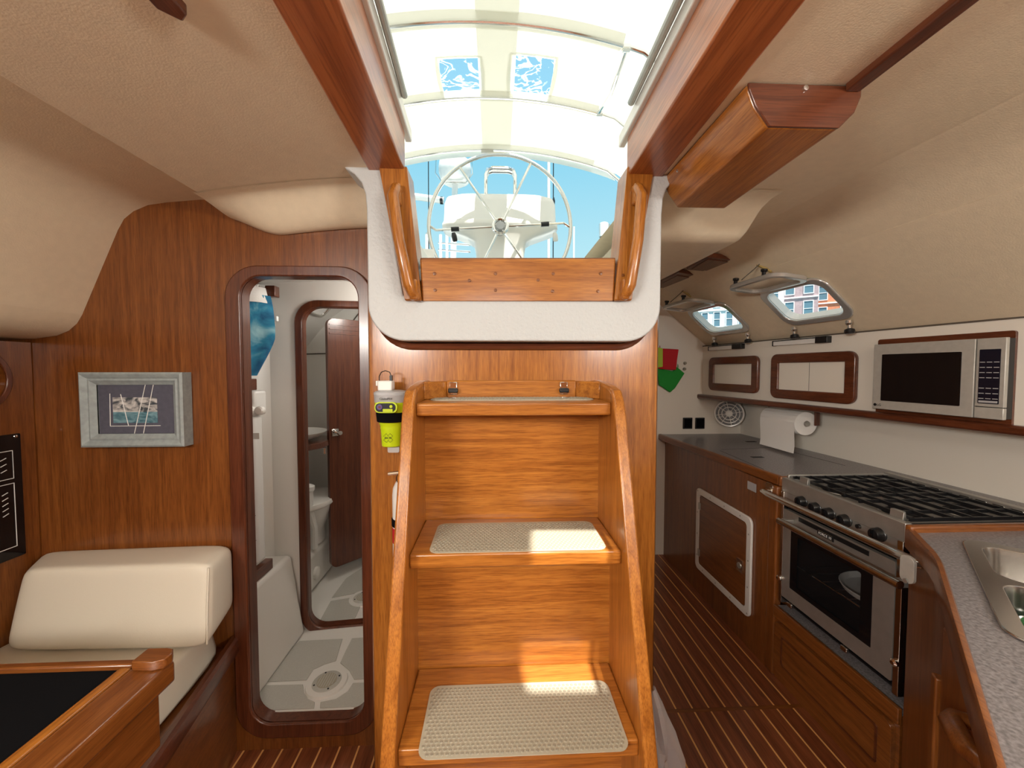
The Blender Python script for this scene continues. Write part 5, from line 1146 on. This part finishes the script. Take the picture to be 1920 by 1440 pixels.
# washing machine
wm = thing('washing_machine', 'slim white washing machine with two knobs behind the doorway edge', 'washing machine', (-1.17, 1.60, .52))
MB().box(-1.18, -.945, 1.545, 1.60, .52, 1.115).build('body', 'white_plastic', wm, bevel=.012, seg=3)
cp = MB().box(-1.18, -.928, 1.525, 1.60, 1.118, 1.215).build('control_panel', 'white_plastic', wm, bevel=.01, seg=3)
for px in (470, 487): q = atY(px, 770, 1.52); MB().lathe([(.018, .006), (.017, -.008), (.012, -.012), (.0001, -.012)], (q.x, 1.522, q.z), (0, 1, 0), 20).build('knob', 'gelcoat', cp)
pt_ = MB().lathe([(.125, .0), (.125, -.012), (.10, -.018), (.095, -.01), (.0001, -.004)], (-1.085, 1.545, .90), (0, 1, 0), 36).build('porthole_door', 'grey_plastic', wm)
MB().lathe([(.09, -.011), (.06, -.022), (.0001, -.026)], (-1.085, 1.545, .90), (0, 1, 0), 28).build('glass', 'black_gloss', pt_)
for zz in (.72, .62): MB().box(-1.17, -.95, 1.5435, 1.5455, zz-.001, zz+.001).build('panel_joint', 'flex_grey', wm)
q = atY(479, 818, 1.54); MB().box(q.x-.02, q.x+.012, 1.5438, 1.5455, q.z-.012, q.z+.012).build('rating_label', 'gelcoat', wm)
MB().box(-1.18, -.965, 1.53, 1.60, 1.216, 1.262).build('trim_8', 'mahogany_X', kind='structure', label='dark wooden block above the washing machine', bevel=.003)
# towel on its rail
rl = thing('towel_rail', 'short dark wooden towel rail high in the shower room', 'rail', (-1.0, 1.55, 1.58))
MB().tube([(-1.10, 1.46, 1.625), (-.885, 1.57, 1.605)], .013, 10).build('rod', 'mahogany_X', rl)
MB().box(-.90, -.862, 1.555, 1.59, 1.585, 1.628).build('end_block', 'mahogany_X', rl, bevel=.003)
tw = thing('towel', 'blue patterned towel with white clips hanging from the wooden rail', 'towel', (-1.02, 1.52, 1.2))
m = MB(); rows = []
for i in range(14):
    h = i/13; z = 1.585-.31*h; row = []
    for k in range(24):
        a = 2*pi*k/24; wx = .075*(1.0+.25*sin(pi*h*1.1)-.45*max(0, h-.55)/.45); wy = .030
        row.append((-.955+wx*cos(a)*(1+.10*sin(5*a+3*h))-.012*h, 1.515+.03*cos(a)+wy*sin(a)*(1+.3*sin(4*a+2)), z))
    rows.append(row)
m.grid(rows, True); m.f.append(tuple(range(24))); m.f.append(tuple(13*24+k for k in reversed(range(24))))
m.build('cloth', 'blue_towel', tw, smooth=60)
m = MB(); rows = []
for i in range(5):
    h = i/4; z = 1.615-.06*h
    rows.append([(-.955+(.062+.014*h)*cos(2*pi*k/20)*(1+.06*sin(6*2*pi*k/20)), 1.512+.028*cos(2*pi*k/20)+.033*sin(2*pi*k/20), z) for k in range(20)])
m.grid(rows, True); m.build('header_band', 'paper', tw, smooth=60)
for k in range(3): c = Vector((-1.0+.04*k, 1.51+.02*k, 1.612)); MB().tube([c+Vector((0, .013*cos(a), .016*sin(a))) for a in [2*pi*j/10 for j in range(10)]], .003, 6, True).build('clip', 'white_plastic', tw)
hk = thing('wall_clip', 'small white plastic clip on the shower room wall below the rail', 'clip', atY(510, 598, 1.63)); q = atY(510, 598, 1.63)
MB().box(q.x-.02, q.x+.022, 1.625, 1.64, q.z-.01, q.z+.012).build('plate', 'white_plastic', hk, bevel=.003); MB().tube([q+Vector((.012, -.006, -.01)), q+Vector((.018, -.014, -.03)), q+Vector((.012, -.014, -.045)), q+Vector((.004, -.012, -.04))], .003, 6).build('hook', 'brushed_steel', hk)
# inner head: walls, door, basin, toilet
hi = thing('wall_head_far', 'white moulded walls of the inner head', 'wall', (-.9, 2.5, .1), kind='structure')
m = MB(); prof_ = ((-1.36, .1), (-1.33, .5), (-1.32, 1.30), (-1.27, 1.42), (-1.18, 1.54), (-1.08, 1.65), (-.98, 1.72), (-.3, 1.74))
m.grid([[(X, Y, z) for X, z in prof_] for Y in (1.80, 2.2, 2.62)])
m.grid([[(-1.36, 2.62-.02, .1), (-1.36, 2.60, 1.75)], [(-1.2, 2.62, .1), (-1.2, 2.62, 1.75)], [(-.3, 2.62, .1), (-.3, 2.62, 1.75)]]); m.build('liner', 'gelcoat', hi, smooth=50, fixn=False)
MB().box(-.36, -.30, 1.86, 2.62, .05, 1.80).build('side_wall', 'gelcoat', hi, smooth=0)
MB().box(-1.36, -.98, 1.86, 2.615, .1, .32).build('plinth', 'gelcoat', hi, bevel=.03, seg=4)
MB().tube([(-1.285, 2.612, 1.40), (-1.1, 2.612, 1.405), (-1.03, 2.612, 1.46), (-.96, 2.612, 1.60), (-.9, 2.612, 1.68), (-.8, 2.612, 1.72)], .004, 6).build('bead', 'cord', hi)
D0 = Vector((-.925, 2.17, 0)); D1 = Vector((-.60, 2.52, 0)); DF = Fr(D0, D1-D0, (0, 0, 1)); DF.w = Vector((-(D1-D0).y, (D1-D0).x, 0)).normalized()
idr = thing('door_3', 'open dark wooden door inside the head', 'door', D0+Vector((0, 0, .16)), kind='structure')
MB().prism(DF, rrect(0, .47, .17, 1.585, .04, 6), 0, .028).build('leaf', 'mahogany_Z', idr, bevel=.004)
for zz in (1.50, 1.525, 1.55): MB().fbox(DF, .01, .46, zz-.003, zz+.003, -.003, .001).build('moulding', 'mahogany_X', idr)
MB().fbox(DF, .012, .05, .925, .965, -.010, .0).build('latch', 'chrome', idr, bevel=.003); MB().lathe([(.008, 0), (.008, .02), (.014, .026), (.012, .04)], DF(.04, .945, -.01), -DF.w, 12).build('knob', 'chrome', idr)
bs = thing('basin_counter', 'white wash basin on a wooden-edged counter inside the head', 'basin', (-1.12, 2.2, .85))
MB().prism(XY, [(-1.32, 1.90), (-1.02, 1.95), (-.93, 2.10), (-.93, 2.30), (-1.32, 2.40)], .875, .905).build('edge', 'mahogany_X', bs, bevel=.003)
MB().lathe([(.06, .0), (.13, .02), (.165, .045), (.17, .05), (.155, .045), (.11, .02), (.0001, .012)], (-1.11, 2.15, .906), (0, 0, 1), 32).build('bowl', 'white_plastic', bs)
MB().lathe([(.008, -.03), (.008, .0), (.012, .004)], (-.93, 2.12, .87), (0, 0, 1), 10).build('hook', 'chrome', bs)
tl = thing('toilet', 'white marine toilet partly visible inside the head', 'toilet', (-1.08, 2.20, .32))
tl_c = atY(572, 985, 2.2)
loft([(-1.07, 2.2, .09, .10, .325), (-1.07, 2.2, .085, .10, .40), (-1.07, 2.2, .13, .16, .50), (-1.07, 2.2, .145, .18, .545)], e_=.9).build('bowl', 'white_plastic', tl, smooth=60)
loft([(-1.07, 2.2, .15, .185, .546), (-1.07, 2.2, .155, .19, .555), (-1.07, 2.2, .15, .185, .575), (-1.07, 2.2, .11, .14, .582)], e_=.85).build('lid', 'gelcoat', tl, smooth=60)
MB().lathe([(.022, 0), (.022, .09), (.03, .10), (.03, .12), (.012, .13)], (-.99, 2.06, .56), (0, 0, 1), 14).build('pump', 'white_plastic', tl)
MB().tube([(-.99, 2.06, .56), (-.975, 2.08, .45), (-.985, 2.10, .33)], .018, 10).build('hose', 'white_plastic', tl)
hp_ = thing('inlet_fitting', 'round white fittings low on the head plinth', 'fitting', (-.978, 2.05, .2))
for Y in (1.98, 2.10): MB().lathe([(.035, 0), (.033, .012), (.02, .02), (.0001, .02)], (-.98, Y, .24-.05*(Y > 2)), (1, 0, 0), 18).build('cap', 'gelcoat', hp_)
wl = thing('window_5', 'bright small portlight high inside the head', 'portlight', (-1.08, 2.2, 1.60), kind='structure')
WF = Fr((-1.06, 2.35, 1.665), (0, 1, 0), (-.1, 0, -.11)); 
WF.w = Vector((.11, 0, -.1)).normalized()
MB().prism(WF, rrect(-.13, .13, -.05, .05, .03), .001, .012, [rrect(-.105, .105, -.032, .032, .02)]).build('frame', 'steel', wl, bevel=.003)
MB().prism(WF, rrect(-.105, .105, -.032, .032, .02), .001, .004).build('pane', 'white_plastic', wl)
# unseen fill lamps added to brighten the two compartments
for nm, X, Y, Z, E in (('shower', -.455, 1.58, 1.668, 2.2), ('inner', -.6, 2.1, 1.715, 3.2)):
    L = thing('fill_lamp', 'round white lamp added as fill on the overhead of the ' + nm + ' compartment', 'lamp', (X, Y, Z))
    MB().lathe([(.06, .02), (.06, .0), (.05, -.004)], (X, Y, Z), (0, 0, 1), 20).build('base', 'chrome', L)
    MB().lathe([(.05, -.002), (.042, -.016), (.02, -.024), (.0001, -.026)], (X, Y, Z), (0, 0, 1), 20).build('diffuser', 'white_plastic', L)
    ld = bpy.data.lights.new(nm+'_fill_light', 'POINT'); lo = bpy.data.objects.new(nm+'_fill_light', ld); COL.objects.link(lo)
    ld.energy = E; ld.color = (1, .95, .88); ld.shadow_soft_size = .05; lo.location = (X, Y, Z-.09)
